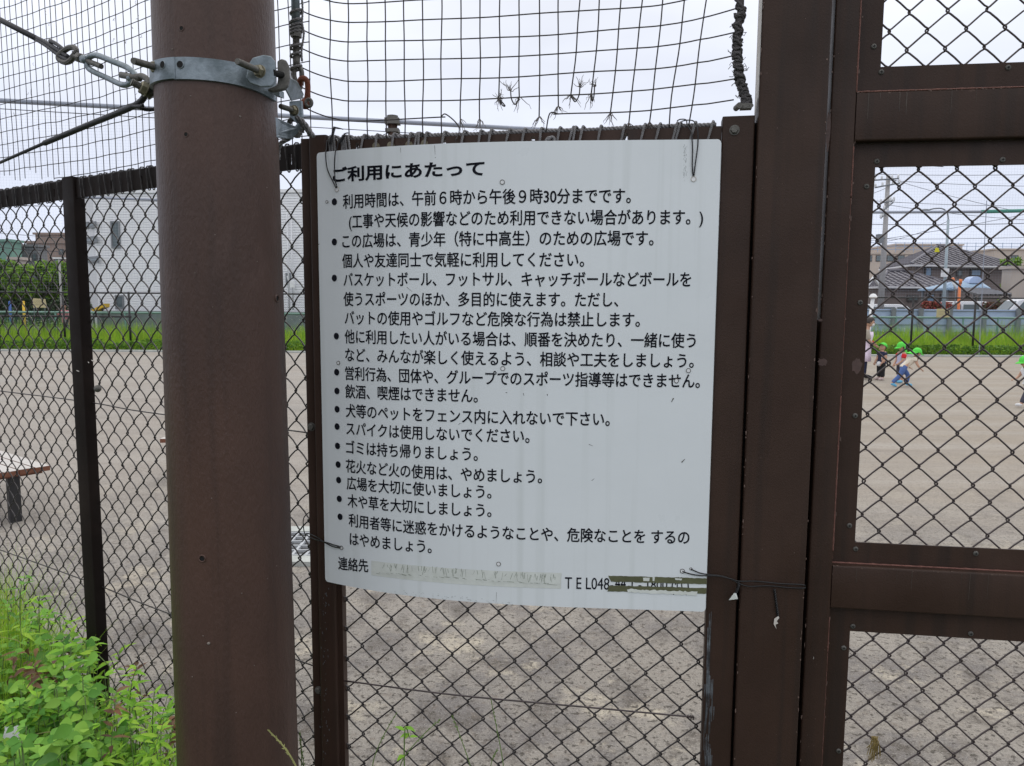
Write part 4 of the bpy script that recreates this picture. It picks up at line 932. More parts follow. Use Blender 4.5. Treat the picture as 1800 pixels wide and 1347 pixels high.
def diag_mesh(x0, x1, Y, z0, z1, D, r, name, m, parent):
    b = MB(); h = z1 - z0; k = x0 - h
    while k < x1:
        for s_ in (1, -1):
            a, c = (k, k + h) if s_ > 0 else (k + h, k); za, zc = z0, z1
            # clip to the span
            def clip(a, c):
                q0, q1 = 0.0, 1.0; d = c - a
                lo, hi = sorted(((x0 - a) / d, (x1 - a) / d)); return max(0, lo), min(1, hi)
            t0, t1 = clip(a, c)
            if t1 > t0 + .01: b.tube([(a + (c - a) * t0, Y, z0 + h * t0), (a + (c - a) * t1, Y, z0 + h * t1)], r, 3, cap=False)
        k += D
    return b.build(name, m, parent)
bf = thing('far_fence', 'black chain-link fence along the far edge of the pitch', 'fence', (0, YF + .9, 0)); YB = YF + .9
zt = 1.91
b = MB(); b.tube([(-26, YB, zt), (26, YB, zt)], .024, 8); b.build('top_rail', BLACK, bf, smooth=True)
b = MB(); xe = atY(231, 556, YB).x; b.tube([(-26, YB - .01, 1.12), (xe, YB - .01, 1.12)], .030, 8); b.build('mid_rail', BLACK, bf, smooth=True)
for i in range(22):
    x = atY(1713, 560, YB).x - 2.08 * 3 + 2.08 * i if i < 7 else atY(228, 560, YB).x - 2.2 * 5 + 2.2 * (i - 7)
    b = MB(); b.cyl((x, YB, 0), (x, YB, zt + .01), .035, 8); b.ball((x, YB, zt + .01), .04, .04, .03, 8); b.build('post', BLACK, bf, smooth=True)
diag_mesh(-24, -5, YB - .02, .1, zt, .0707, .0014, 'wire_mesh', BLACK, bf); diag_mesh(8, 24, YB - .02, .1, zt, .0707, .0012, 'wire_mesh', BLACK, bf)
YG = 29.0
gf = thing('green_fence', 'pale green mesh fence behind the tall grass strip', 'fence', (0, YG, 0))
b = MB(); b.tube([(-28, YG, 1.20), (28, YG, 1.20)], .04, 8); b.build('top_rail', mat('pale_green_rail', (.20, .33, .28), .6), gf, smooth=True)
for px in (-240, -125, -10, 99, 221, 500, 1454, 1574, 1692, 1753, 1870):
    p = atY(px, 580, YG); b = MB(); b.cyl((p.x, YG, 0), (p.x, YG, 1.24), .035, 8); b.build('post', GREENF, gf, smooth=True)
diag_mesh(-24, -6, YG, .1, 1.2, .08, .004, 'wire_mesh', GREENF, gf); diag_mesh(10, 26, YG, .1, 1.2, .08, .003, 'wire_mesh', GREENF, gf)
YW = 31.2
bw = thing('panel_wall', 'blue-grey panel wall between the grass strip and the car park', 'wall', (14, YW, 0))
b = MB(); b.box((8.5, YW, 0), (20, 0, 0), (0, .06, 0), (0, 0, 1.50)); b.build('panels', BLUEP, bw)
b = MB()
for z in (.55, .85, 1.18, 1.42): b.box((8.5, YW - .03, z), (20, 0, 0), (0, .029, 0), (0, 0, .03))
b.build('rail', POSTG, bw)
for px in (1508, 1568, 1616, 1667, 1727, 1787, 1850):
    p = atY(px, 560, YW); b = MB(); b.cbox((p.x, YW - .10, .77), .16, .12, 1.54); b.build('post', POSTG, bw)
gw = thing('panel_wall', 'pale plinth wall under the white corrugated building', 'wall', (-9, 32, 0))
b = MB(); pL, pR = atY(170, 548, 33.2), atY(640, 548, 33.2); b.box((pL.x, 33.2, 0), (pR.x - pL.x, 0, 0), (0, .2, 0), (0, 0, 1.22)); b.build('plinth', mat('plinth_concrete', (.20, .22, .22), .9, 0, .2, 3), gw)

# white corrugated building on the left
wb = thing('corrugated_building', 'white corrugated building with narrow dark windows behind the left fence', 'building', (-16, 34, 0))
c0 = atY(172, 500, 34); c1 = atY(560, 500, 33.4); c2 = atY(146, 500, 35.2)
def wz(py, Y, px=172): return atY(px, py, Y).z
zT, zB = wz(341, 34), 1.19
dx = V((c1.x - c0.x, c1.y - c0.y, 0)); nrm = V((dx.y, -dx.x, 0)).normalized(); b = MB(); n_ = 46; h = (zT - zB) / n_
for i in range(n_):
    z0 = zB + h * i; p, q = V((c0.x, c0.y, z0)), V((c1.x, c1.y, z0)); o_ = nrm * .040
    b.add([p + o_, q + o_, q + ZUP * h * .8 + o_ * .8, p + ZUP * h * .8 + o_ * .8, q + ZUP * h, p + ZUP * h, p, q], [(0, 1, 2, 3), (3, 2, 4, 5), (6, 7, 1, 0)])
b.build('siding', SIDING, wb)
b = MB(); back = V((1, 9, 0)); b.prism([V((c0.x, c0.y, 0)), V((c1.x, c1.y, 0)), V((c1.x, c1.y, 0)) + back, V((c2.x, c2.y, 0))], ZUP * (zT + .02)); b.build('wall', PALEW, wb)
b = MB(); b.prism([V((c0.x - .05, c0.y - .1, zT + .021)), V((c1.x, c1.y - .1, zT + .021)), V((c1.x, c1.y, zT + .021)) + back, V((c2.x - .1, c2.y, zT + .021))], ZUP * .14); b.build('roof_edge', SIDING, wb)
def win(x0, y0, x1, y1, px0=172):
    # a framed window on the siding face
    def f(px, py, off): 
        o = V((c0.x, c0.y, 0)) + nrm * off; return onp(px, py, o, nrm)
    a, c, d_ = f(x0, y1, .03), f(x1, y1, .03), f(x0, y0, .03); fr = MB(); w_ = (c - a); u = w_.normalized(); H_ = d_.z - a.z; W_ = w_.length; a = V((a.x, a.y, a.z))
    for (oa, ob, wa, wb_) in ((0, 0, W_, .07), (0, H_ - .07, W_, .07), (0, .0701, .06, H_ - .1402), (W_ - .06, .0701, .06, H_ - .1402)): fr.box(a + u * oa + ZUP * ob, u * wa, ZUP * wb_, nrm * .06)
    wo = fr.build('window', POSTG, wb); g = MB(); g.box(a + u * .055 + ZUP * .065, u * (W_ - .11), ZUP * (H_ - .13), nrm * .02); g.build('pane', GLASS, wo)
for r_ in ((197, 389, 213, 437), (204, 519, 219, 543), (503, 480, 512, 500)): win(*r_)
sdir_ = V((c2.x - c0.x, c2.y - c0.y, 0)).normalized(); sn = V((sdir_.y, -sdir_.x, 0)); sn = sn if sn.x < 0 else -sn
for (x0, y0, x1, y1) in ((151, 391, 157, 402), (159, 391, 170, 402), (154, 417, 172, 429), (156, 452, 174, 463)):
    f = lambda px, py: onp(px, py, V((c0.x, c0.y, 0)) + sn * .03, sn)
    a, c, d_ = f(x0, y1), f(x1, y1), f(x0, y0); u = (c - a); u.z = 0; fr = MB(); fr.box(V((a.x, a.y, a.z)), u, ZUP * (d_.z - a.z), sn * .05); wo = fr.build('window', POSTG, wb)
    g = MB(); g.box(V((a.x, a.y, a.z)) + u * .08 + ZUP * .1 + sn * .045, u * .84, ZUP * (d_.z - a.z - .2), sn * .012); g.build('pane', GLASS, wo)
b = MB(); q = atY(169, 446, 36); b.box(V((q.x - .2, q.y, q.z)), V((.35, 0, 0)), V((0, .6, 0)), ZUP * .12); b.build('awning', GPIPE, wb)
b = MB()
for px in (505, 512):
    p = atY(px, 400, 33.2); b.tube([(p.x, p.y, 5.4), (p.x, p.y, 1.3)], .035, 8)
p = atY(517, 520, 33.2); b.tube(smooth_path([atY(505, 485, 33.2), atY(508, 494, 33.2), atY(517, 494, 33.2)], 5), .035, 8); b.build('downpipe', PALEW, wb, smooth=True)
b = MB(); p = atY(514, 500, 33.2); b.cbox(p, .2, .15, .28); b.build('meter_box', WHITEP, wb)
# further blocks on the left
def block(name, label, px0, px1, ytop, Y, m, dep=8, zb=0, wins=(), roof=None):
    p0, p1 = atY(px0, ytop, Y), atY(px1, ytop, Y); t = thing(name, label, 'building', ((p0.x + p1.x) / 2, Y, 0)); z = (p0.z + p1.z) / 2
    b = MB(); b.box((p0.x, Y, zb), (p1.x - p0.x, 0, 0), (0, dep, 0), (0, 0, z - zb)); b.build('wall', m, t)
    b = MB(); b.box((p0.x - .15, Y - .15, z + .002), (p1.x - p0.x + .3, 0, 0), (0, dep + .3, 0), (0, 0, .18)); b.build('roof_edge', roof or m, t)
    for (x0, y0, x1, y1) in wins:
        a, c = atY(x0, y1, Y), atY(x1, y0, Y); f = MB(); f.box((a.x, Y - .06, a.z), (c.x - a.x, 0, 0), (0, .08, 0), (0, 0, c.z - a.z)); wo = f.build('window', DFRAME, t)
        g = MB(); g.box((a.x + .08, Y - .075, a.z + .08), (c.x - a.x - .16, 0, 0), (0, .02, 0), (0, 0, c.z - a.z - .16)); g.build('pane', GLASS, wo)
    return t
block('brown_block', 'stepped brown apartment block, its tall rear storey', 62, 150, 413, 70, TAUPE, 2, wins=((82, 424, 112, 430),))
block('brown_block', 'lower brown apartment block in front of the tall rear storey', 46, 150, 428, 66, TAUPE, 2, wins=((104, 438, 112, 448), (68, 455, 80, 462), (96, 455, 110, 462)))
block('green_building', 'pale green building at the far left edge', -70, 19, 425, 58, TEAL, 1.2)
block('slate_building', 'dark grey building between the green and brown blocks', 20, 66, 434, 60, SLATE, 1.2, wins=((58, 446, 65, 458),))
block('beige_house', 'small beige house front just above the left trees', 18, 36, 457, 52, BEIGE, .8, wins=((28, 466, 34, 475),))
block('school_building', 'long beige building with blue roof railing behind the tiled house', 1480, 1742, 447, 95, BEIGE, 10, wins=tuple((1520 + 19 * i, 449, 1533 + 19 * i, 460) for i in range(11)))
block('school_building', 'raised beige storey of the far building above the tiled roof', 1575, 1692, 431.5, 97, BEIGE, 8)
block('school_building', 'right hand wing of the far beige building with a blue window', 1748, 1860, 440, 90, BEIGE, 8, wins=((1776, 449, 1790, 460),))
rl = thing('roof_railing', 'thin blue railing along the roof of the far beige building', 'railing', (55, 96, 8))
b = MB(); p0, p1 = atY(1480, 446, 95.5), atY(1880, 446, 95.5)
for k in range(4): b.tube([(p0.x, 95.5, p0.z + .1 + .42 * k), (p1.x, 95.5, p0.z + .1 + .42 * k)], .03, 5)
x = p0.x
while x < p1.x: b.cyl((x, 95.5, p0.z - .3), (x, 95.5, p0.z + 1.45), .03, 5); x += 1.1
b.build('bars', mat('blue_railing', (.22, .32, .48), .6), rl)

# tiled house
def ribs(b, e0, e1, r0, r1, step, r):
    e0, e1, r0, r1 = V(e0), V(e1), V(r0), V(r1); d = e1 - e0; L = d.length; u = d / L; t0 = max(0.001, (r0 - e0).dot(u) / L); t1 = min(.999, (r1 - e0).dot(u) / L); up = r0 - (e0 + d * t0)
    x = step / 2
    while x < L:
        t = x / L; lim = min(1, t / t0, (1 - t) / (1 - t1)); 
        if lim > .03: b.tube([e0 + d * t, e0 + d * t + up * lim], r, 5)
        x += step
def courses(b, e0, e1, r0, r1, n, r):
    e0, e1, r0, r1 = V(e0), V(e1), V(r0), V(r1)
    for i in range(1, n): t = i / n; b.tube([e0.lerp(r0, t), e1.lerp(r1, t)], r, 4)
def hip_house(name, label, K, A, B, zE, R1, R2, over=.7, wallm=MAUVE):
    """walls from corner K to A and B; hip roof up to ridge R1-R2"""
    t = thing(name, label, 'house', (K.x, K.y, 0)); D = A + B - K
    b = MB(); b.prism([V((p.x, p.y, 0)) for p in (K, B, D, A)], ZUP * zE); b.build('wall', wallm, t)
    c = (K + D) / 2; E = []
    for p in (K, B, D, A):
        q = V((p.x - c.x, p.y - c.y, 0)); E.append(V((p.x, p.y, zE - .02)) + q.normalized() * over * 1.3)
    b = MB(); b.add([e + ZUP * .03 for e in E] + [R1, R2] + [e - ZUP * .12 for e in E], [(0, 1, 5, 4), (1, 2, 5), (2, 3, 4, 5), (3, 0, 4), (9, 8, 7, 6), (0, 6, 7, 1), (1, 7, 8, 2), (2, 8, 9, 3), (3, 9, 6, 0)])
    for e0, e1, r0, r1 in ((E[0], E[1], R1, R2), (E[3], E[0], R1, R1)):
        ribs(b, e0 + ZUP * .06, e1 + ZUP * .06, r0 + ZUP * .03, r1 + ZUP * .03, .55, .06)
    courses(b, E[0] + ZUP * .05, E[1] + ZUP * .05, R1, R2, 7, .035)
    b.tube([R1 + ZUP * .1, R2 + ZUP * .1], .16, 6); b.tube([E[0] + ZUP * .08, R1 + ZUP * .06], .11, 6); b.tube([E[1] + ZUP * .08, R2 + ZUP * .06], .11, 6); b.tube([E[3] + ZUP * .08, R1 + ZUP * .06], .11, 6)
    ro = b.build('roof', TILE, t)
    b = MB(); b.tube([E[3] - ZUP * .1, E[0] - ZUP * .1, E[1] - ZUP * .1], .09, 6); b.build('gutter', GUTTER, ro)
    return t
K = atY(1607, 500, 60); A_ = atY(1564, 500, 67); B_ = atY(1768, 500, 62)
hs = hip_house('tiled_house', 'two-storey brown-grey house with a hipped tile roof behind the car park', K, A_, B_, wz(465, 60, 1607), atY(1647, 434, 66), atY(1668, 435.5, 66.5))
def face_win(t, p, q, x0, y0, x1, y1, gm=GLASS):
    u = V((q.x - p.x, q.y - p.y, 0)).normalized(); n = V((u.y, -u.x, 0)); n = n if n.y < 0 else -n; o = V((p.x, p.y, 0)) + n * .05
    a, c, d_ = onp(x0, y1, o, n), onp(x1, y1, o, n), onp(x0, y0, o, n); W_ = (c - a).length; H_ = d_.z - a.z; f = MB(); f.box(V(a), u * W_, ZUP * H_, n * .05); wo = f.build('window', DFRAME, t)
    g = MB(); g.box(V(a) + u * .12 + ZUP * .12 + n * .04, u * (W_ - .24), ZUP * (H_ - .24), n * .02); g.build('pane', gm, wo)
face_win(hs, K, B_, 1624.5, 469, 1637, 487, BGLASS); face_win(hs, K, B_, 1681, 474, 1691, 487); face_win(hs, K, B_, 1705, 472.5, 1724, 486.5, BGLASS); face_win(hs, A_, K, 1597, 470, 1603, 481, BGLASS); face_win(hs, A_, K, 1569, 472, 1578, 478, BGLASS)
K2 = atY(1553, 510, 56); A2 = atY(1527, 510, 59); B2 = atY(1676, 510, 57)
an = hip_house('tiled_annex', 'low tiled wing in front of the two-storey brown-grey house', K2, A2, B2, wz(503, 56, 1600), atY(1560, 478, 59.5), atY(1590, 477.5, 60), .5)
face_win(an, K2, B2, 1594, 519, 1614, 530); face_win(an, K2, B2, 1627, 516, 1642, 532, BGLASS); face_win(an, K2, B2, 1652, 516, 1664, 532, BGLASS)
b = MB(); b.prism([atY(1526, 502, 55.4), atY(1537, 486, 55.4), atY(1549, 502, 55.4), atY(1549, 505.5, 55.4), atY(1537, 489.5, 55.4), atY(1526, 505.5, 55.4)], V((0, .3, 0))); b.build('bargeboard', WHITEP, an)
block('beige_wall_house', 'plain beige house wall at the right edge behind the cars', 1779, 1860, 473, 50, BEIGE, 1.0)

# blue-roofed shelter and slatted carport
sh = thing('shelter', 'small shelter with a blue tiled roof in front of the brown-grey house', 'shelter', tuple(onz(1700, 590)))
YS = 50; e0, e1 = atY(1657, 507, YS), atY(1742, 507, YS); e2, e3 = e0 + V((.5, 4, 0)), e1 + V((-.5, 4, 0)); r0, r1 = atY(1676, 494.5, YS + 2), atY(1722, 493.5, YS + 2)
b = MB(); b.add([e0, e1, e3, e2, r0, r1] + [p - ZUP * .12 for p in (e0, e1, e3, e2)], [(0, 1, 5, 4), (1, 2, 5), (2, 3, 4, 5), (3, 0, 4), (9, 8, 7, 6), (0, 6, 7, 1), (1, 7, 8, 2), (2, 8, 9, 3), (3, 9, 6, 0)]); ribs(b, e0 + ZUP * .02, e1 + ZUP * .02, r0, r1, .22, .04); b.build('roof', BLUET, sh)
b = MB(); c = (r0 + r1) / 2 + V((.1, -.9, -.18)); b.lathe(c, V((0, 1, 0)), [(0, 0), (.46, .0), (.46, .7), (0, .7)], 20, a0=0, a1=math.pi, side=V((1, 0, 0)) if V((0, 1, 0)).cross(V((1, 0, 0))).z > 0 else V((-1, 0, 0))); b.build('dormer', BLUEP, sh, smooth=False)
for p in (e0 + V((.5, .3, 0)), e1 + V((-.5, .3, 0)), e2 + V((.2, -.3, 0)), e3 + V((-.2, -.3, 0))):
    b = MB(); b.cyl((p.x, p.y, 0), (p.x, p.y, p.z), .09, 8); b.build('post', POSTG, sh)
cp = thing('carport', 'slatted grey carport roof beside the blue-roofed shelter', 'carport', tuple(onz(1745, 590)))
YC = 47; e0, e1 = atY(1720, 517, YC), atY(1777, 517, YC)
b = MB()
for k in range(7): b.box(e0 + V((0, .4 * k, .06 * k)), V((e1.x - e0.x, 0, 0)), V((0, .16, 0)), ZUP * .08)
b.build('slats', mat('grey_slats', (.30, .30, .32), .6), cp)
b = MB()
for k in range(8): b.box(e0 + V(((e1.x - e0.x) * k / 7.3, -.1, -.13)), V((.08, 0, 0)), V((0, 2.7, .36)), ZUP * .12)
b.build('rafters', DFRAME, cp)
for px in (1713, 1776):
    p = atY(px, 512, YC + .5); b = MB(); b.cyl((p.x, p.y, 0), (p.x, p.y, p.z - .1), .07, 8); b.build('post', DFRAME, cp)
def hedge(name, label, px0, px1, ytop, Y, cols, dep=.8, n=2600, cat='hedge'):
    p0, p1 = atY(px0, ytop, Y), atY(px1, ytop, Y); b = MB()
    for i in range(n):
        x = rnd.uniform(p0.x, p1.x); z = rnd.uniform(.1, 1) ** .6 * p0.z * (1 + .06 * noise.noise(V((x * 1.2, Y, 0)))); y = Y + rnd.uniform(0, dep); leafcard(b, V((x, y, z)), rnd.uniform(.06, .12))
    o = b.build(name, mat(name + '_leaves', cols[0], .7, 0, 0, island=cols), None, org=((p0.x + p1.x) / 2, Y, 0)); return tag(o, label, cat)
def leafcard(b, c, s, up=None):
    d = V((rnd.gauss(0, 1), rnd.gauss(0, 1), rnd.gauss(0, .7))).normalized(); e = d.cross(V((rnd.gauss(0, 1), rnd.gauss(0, 1), rnd.gauss(0, 1)))).normalized() * s * .5
    b.add([c - d * s, c + e - d * s * .1, c + d * s, c - e - d * s * .1], [(0, 1, 2, 3)])
hedge('red_hedge', 'low hedge with red new growth beside the light pole', 1631, 1676, 531.5, 45, [(.30, .045, .035), (.42, .09, .07), (.20, .05, .03), (.09, .10, .03)])
hedge('red_hedge', 'low dark hedge with red tips behind the right hand cars', 1738, 1800, 532.5, 45, [(.30, .05, .04), (.07, .06, .03), (.05, .06, .025), (.25, .06, .04)])

# cars in the car park (only their upper halves clear the wall)
def car(label, px, ytop, Y, rz, L=4.3, W=1.7, H=1.95, m=CARW):
    p = atY(px, ytop, Y); t = thing('parked_car', label, 'car', (p.x, Y, 0), 'cars parked behind the blue-grey wall'); Mx = Matrix.Rotation(rz, 3, 'Z'); o = V((p.x, Y, 0))
    def T(x, y, z): return o + Mx @ V((x, y, z))
    side = [(-L / 2, .35), (-L / 2 + .02, .95), (-L / 2 + .10, H * .93), (-L / 2 + .35, H), (L * .10, H), (L * .22, H * .94), (L * .36, H * .60), (L * .47, H * .54), (L / 2, H * .42), (L / 2, .35)]
    b = MB(); vs = []; n_ = len(side)
    for s_ in (-1, 1):
        for x, z in side: vs.append(T(x, s_ * (W / 2 - (.14 * max(0, (z - H * .5) / (H * .5)))), z))
    b.add(vs, [tuple(range(n_)), tuple(range(n_, 2 * n_))[::-1]] + [(i, n_ + i, n_ + (i + 1) % n_, (i + 1) % n_) for i in range(n_)]); bo = b.build('body', m, t)
    md = bo.modifiers.new('bevel', 'BEVEL'); md.width = .05; md.segments = 2
    for s_ in (-1, 1):
        for (xa, xb, xc, xd) in ((-L * .44, -L * .18, -L * .18, -L * .42), (-L * .15, L * .06, L * .04, -L * .15), (L * .09, L * .29, L * .17, L * .07)):
            y0, y1 = s_ * (W / 2 - .045 + .03), s_ * (W / 2 - .115 + .03); b = MB(); b.prism([T(xa, y0, H * .60), T(xb, y0, H * .60), T(xc, y1, H * .90), T(xd, y1, H * .90)], Mx @ V((0, -s_ * .02, 0))); b.build('window', GLASS, t)
    b = MB(); b.prism([T(L * .375, -W * .40, H * .60), T(L * .375, W * .40, H * .60), T(L * .245, W * .36, H * .92), T(L * .245, -W * .36, H * .92)], Mx @ V((-.03, 0, -.01))); b.build('windscreen', GLASS, t)
    b = MB(); b.prism([T(-L / 2 + .03, -W * .38, H * .58), T(-L / 2 + .03, W * .38, H * .58), T(-L / 2 + .09, W * .35, H * .88), T(-L / 2 + .09, -W * .35, H * .88)], Mx @ V((.02, 0, 0))); b.build('rear_window', GLASS, t)
    for sx in (-L * .31, L * .31):
        for s_ in (-1, 1):
            c = T(sx, s_ * (W / 2 - .1), .32); b = MB(); b.lathe(c - (Mx @ V((0, .1, 0))), Mx @ V((0, 1, 0)), [(.0, 0), (.19, 0), (.30, 0), (.32, .03), (.32, .17), (.30, .2), (.19, .2), (0, .2)], 16); wo = b.build('wheel', TYRE, t)
            b = MB(); b.lathe(c - (Mx @ V((0, .11, 0))), Mx @ V((0, 1, 0)), [(0, 0), (.18, .005), (.18, .215), (0, .22)], 12); b.build('rim', POSTG, wo)
    return t
car('white van with a sloping nose, in the middle of the car park view', 1714, 529.5, 47, R(-28), 4.2, 1.7, 1.92)
car('pale car roof at the left of the car park, beside the gate stile', 1562, 532, 47, R(-8), 3.9, 1.6, 1.72)
car('white minivan cut off by the right edge of the view', 1815, 521, 42, R(170), 4.4, 1.75, 2.1)

# poles, lamp, sign plates
up = thing('utility_pole', 'tall grey concrete utility pole with crossarms beside the gate', 'pole', (atY(1552, 540, 44).x, 44, 0))
pt, pbm = atY(1561.5, 309, 44), atY(1548, 540, 44); b = MB(); b.tube([V((pbm.x, 44, 0)), pt], [.19, .11], 12); b.build('shaft', CPOLE, up, smooth=True)
for (xa, ya, xb, yb) in ((1537, 317, 1580, 314), (1538, 330, 1582, 322), (1548, 357, 1572, 353), (1547, 374, 1570, 356), (1548, 384, 1560, 372)):
    b = MB(); b.tube([atY(xa, ya, 43.8), atY(xb, yb, 43.8)], .045, 6); ca = b.build('crossarm', POSTG, up)
    for t_ in (.02, .3, .72, .97):
        p = atY(xa, ya, 43.8).lerp(atY(xb, yb, 43.8), t_); b = MB(); b.lathe(p, ZUP, [(.03, 0), (.07, .05), (.05, .1), (.07, .15), (.03, .22), (0, .24)], 8); b.build('insulator', WHITEP, ca, smooth=True)
b = MB(); p = atY(1546, 420, 43.8); b.cbox(p, .3, .3, .5); b.tube([p, atY(1556, 418, 43.8)], .03, 6); b.build('switch_box', POSTG, up)
lpz = thing('light_pole', 'slim blue-grey lamp post carrying white sign plates before the tiled house', 'lamp', (atY(1661, 540, 40).x, 40, 0))
b = MB(); b.tube([V((atY(1658, 560, 40).x, 40, 0)), atY(1667, 386, 40)], [.10, .06], 10); b.build('shaft', mat('blue_grey_post', (.33, .40, .44), .6), lpz, smooth=True)
b = MB(); b.tube(smooth_path([atY(1667, 388, 40), atY(1665, 374, 40), atY(1656, 367, 40), atY(1642, 367, 40), atY(1634, 369, 40)], 5), .035, 8); b.build('arm', POSTG, lpz, smooth=True)
b = MB(); q = atY(1627, 369.5, 40); b.ball(q, .24, .12, .06, 12); b.build('lamp_head', POSTG, lpz, smooth=True)
for (x0, y0, x1, y1) in ((1655, 472, 1669, 478), (1654, 479, 1668, 487)):
    a, c = atY(x0, y1, 39.8), atY(x1, y0, 39.8); b = MB(); b.box(a, V((c.x - a.x, 0, 0)), V((0, .03, 0)), ZUP * (c.z - a.z)); b.build('sign_plate', WHITEP, lpz)
ob = thing('orange_post', 'bright orange post standing in front of the blue-roofed shelter', 'post', (atY(1686, 540, 33).x, 33, 0))
b = MB(); b.tube([V((atY(1686, 540, 33).x, 33, 0)), atY(1687, 500, 33)], .058, 10); b.tube([atY(1688, 499, 33), atY(1689, 491, 33)], .066, 10); b.build('shaft', ORANGE, ob, smooth=True)
b = MB(); b.cyl(atY(1687.2, 499.7, 33), atY(1688, 498.8, 33), .06, 10); b.build('collar', POSTG, ob)
ws = thing('warning_flag', 'rolled white and orange warning flag leaning left of the orange post', 'flag', tuple(atY(1678, 508, 33)))
b = MB(); b.tube([atY(1680, 509, 33), atY(1676, 494, 33)], [.05, .07], 8); b.build('cloth', WHITEP, ws, smooth=True)
b = MB(); b.tube([atY(1676, 494, 33), atY(1674, 489, 33)], [.075, .07], 8); b.build('tip', ORANGE, ws, smooth=True)
b = MB(); b.tube([V((atY(1682, 520, 33).x, 33.05, 0)), atY(1680, 509, 33)], .02, 6); b.build('stick', POSTG, ws)
for px0, y0, px1, y1, Y, lab in ((1646, 543, 1670, 558, YG - .06, 'cream notice plate wired to the green fence before the blue wall'), (57, 524.5, 80, 541, YG - .06, 'tilted cream notice plate on the left green fence')):
    a, c = atY(px0, y1, Y), atY(px1, y0, Y); b = MB(); s_ = .03 if px0 < 100 else 0; w_ = c.x - a.x; b.prism([a + V((s_, 0, 0)), V((c.x + .03 * (px0 < 100), a.y, a.z)), V((c.x - s_ * .5, a.y, c.z - s_)), V((a.x, a.y, c.z))], V((0, .012, 0)))
    t = thing('notice_plate', lab, 'sign', tuple(a)); b.build('plate', CREAM, t)
    b = MB(); 
    for k in range(3): b.box(V((a.x + w_ * .15, a.y - .002, a.z + (c.z - a.z) * (.28 + .2 * k))), V((w_ * (.7 - .1 * k), 0, 0)), V((0, .0015, 0)), ZUP * .012)
    b.build('printed_lines', TAUPE, t)
    for fx in (.1, .9):
        b = MB(); b.cyl(V((a.x + w_ * fx, a.y + .013, 0)), V((a.x + w_ * fx, a.y + .013, a.z + .1)), .012, 6); b.build('stake', POSTG, t)

# white leaning pole behind the teacher; small play things on the left
b = MB(); p0, p1 = onz(1517, 657), atY(1535, 520, 18.4); b.tube([p0, p1], .042, 10); q = MB()
wp = thing('banner_pole', 'white pole standing behind the adult in the lilac apron', 'pole', tuple(p0)); b.build('shaft', WHITEP, wp, smooth=True)
q.lathe(p1 - ZUP * .06, ZUP, [(.07, 0), (.10, .03), (.05, .10), (0, .11)], 14); q.build('cap', WHITEP, wp)
lp2 = thing('light_pole', 'thin pale pole in front of the left trees', 'pole', (atY(107, 560, 32).x, 32, 0)); b = MB(); b.tube([V((atY(109, 560, 32).x, 32, 0)), atY(104, 455, 32)], .045, 8); b.build('shaft', CPOLE, lp2, smooth=True); b = MB(); b.cbox(atY(104, 454, 32), .5, .12, .06); b.build('lamp_head', WHITEP, lp2)
sl = thing('slide', 'yellow playground slide against the white corrugated building', 'slide', tuple(onz(170, 575)))
b = MB(); b.prism([atY(160, 545, 32.6), atY(182, 534, 32.6), atY(182, 540, 32.6), atY(166, 548, 32.6)], V((0, .5, 0))); b.build('chute', YELLOW, sl)
b = MB()
for px in (164, 180): p = atY(px, 541, 32.8); b.cyl((p.x, 32.8, 0), (p.x, 32.8, p.z), .04, 8)
b.build('legs', DFRAME, sl)
for px, m_, lab in ((41, YELLOW, 'short yellow playground post left of the cream plate'), (17, mat('blue_paint', (.03, .10, .36), .5), 'short blue playground post at the far left')):
    p = atY(px, 531, 31); b = MB(); b.cyl((p.x, 31, 0), (p.x, 31, p.z), .05, 10); b.ball((p.x, 31, p.z), .055, .055, .04, 10); tag(b.build('play_post', m_, None, smooth=True, org=(p.x, 31, 0)), lab, 'post')

# pipes on tall net posts, far net, overhead lines
hpn = thing('net_frame', 'tall net frame crossing the pitch, brown post with a blue-grey top pipe', 'frame', (atY(689, 540, 14).x, 14, 0))
pA, pB, pM = atY(-260, 163, 13.0), atY(1660, 266, 15.4), atY(690, 214, 14.0)
b = MB(); b.tube([pA, pM, pB], .040, 10); b.build('top_pipe', PIPEM, hpn, smooth=True)
b = MB(); b.cyl((pM.x, pM.y, 0), pM, .085, 12); b.build('post', BROWN, hpn, smooth=True)
b = MB(); b.cbox(pM, .26, .2, .10); b.cbox(pM - ZUP * .16, .24, .18, .06); b.cyl(pM + ZUP * .05, pM + ZUP * .1, .1, 12); b.build('clamp', GALVD, hpn)
b = MB(); b.tube([pM - ZUP * .16, pM + V((-1.6, 0, -.85))], .008, 5); b.tube([pM - ZUP * .16, pM + V((1.6, 0, -.85))], .008, 5); b.tube([pA - ZUP * .12, pM - ZUP * .02 + V((0, 0, -.16)), pB - ZUP * .3], .007, 5); b.build('stay_wire', CABLE, hpn)
YN = 24.9
fn = thing('net_frame', 'far net frame of thin posts and a long grey and green pipe beyond the pitch', 'frame', (0, YN, 0))
q0, q1, q2, q3 = atY(-40, 341, YN), atY(1725, 372.5, YN), atY(1900, 368, YN), atY(120, 346, YN)
for pp in ([q0, q3, atY(290, 352, YN)], [atY(1380, 374, YN), q1]): b = MB(); b.tube(pp, .045, 8); b.build('top_pipe', PIPEM, fn, smooth=True)
b = MB(); b.tube([q1, q2], .058, 8); b.build('top_pipe', GPIPE, fn, smooth=True)
b = MB(); p = atY(1721, 600, YN); b.tube([(p.x, YN - .05, 0), (p.x - .1, YN - .05, 5.0)], .012, 6); b.build('stay_wire', PIPEM, fn)
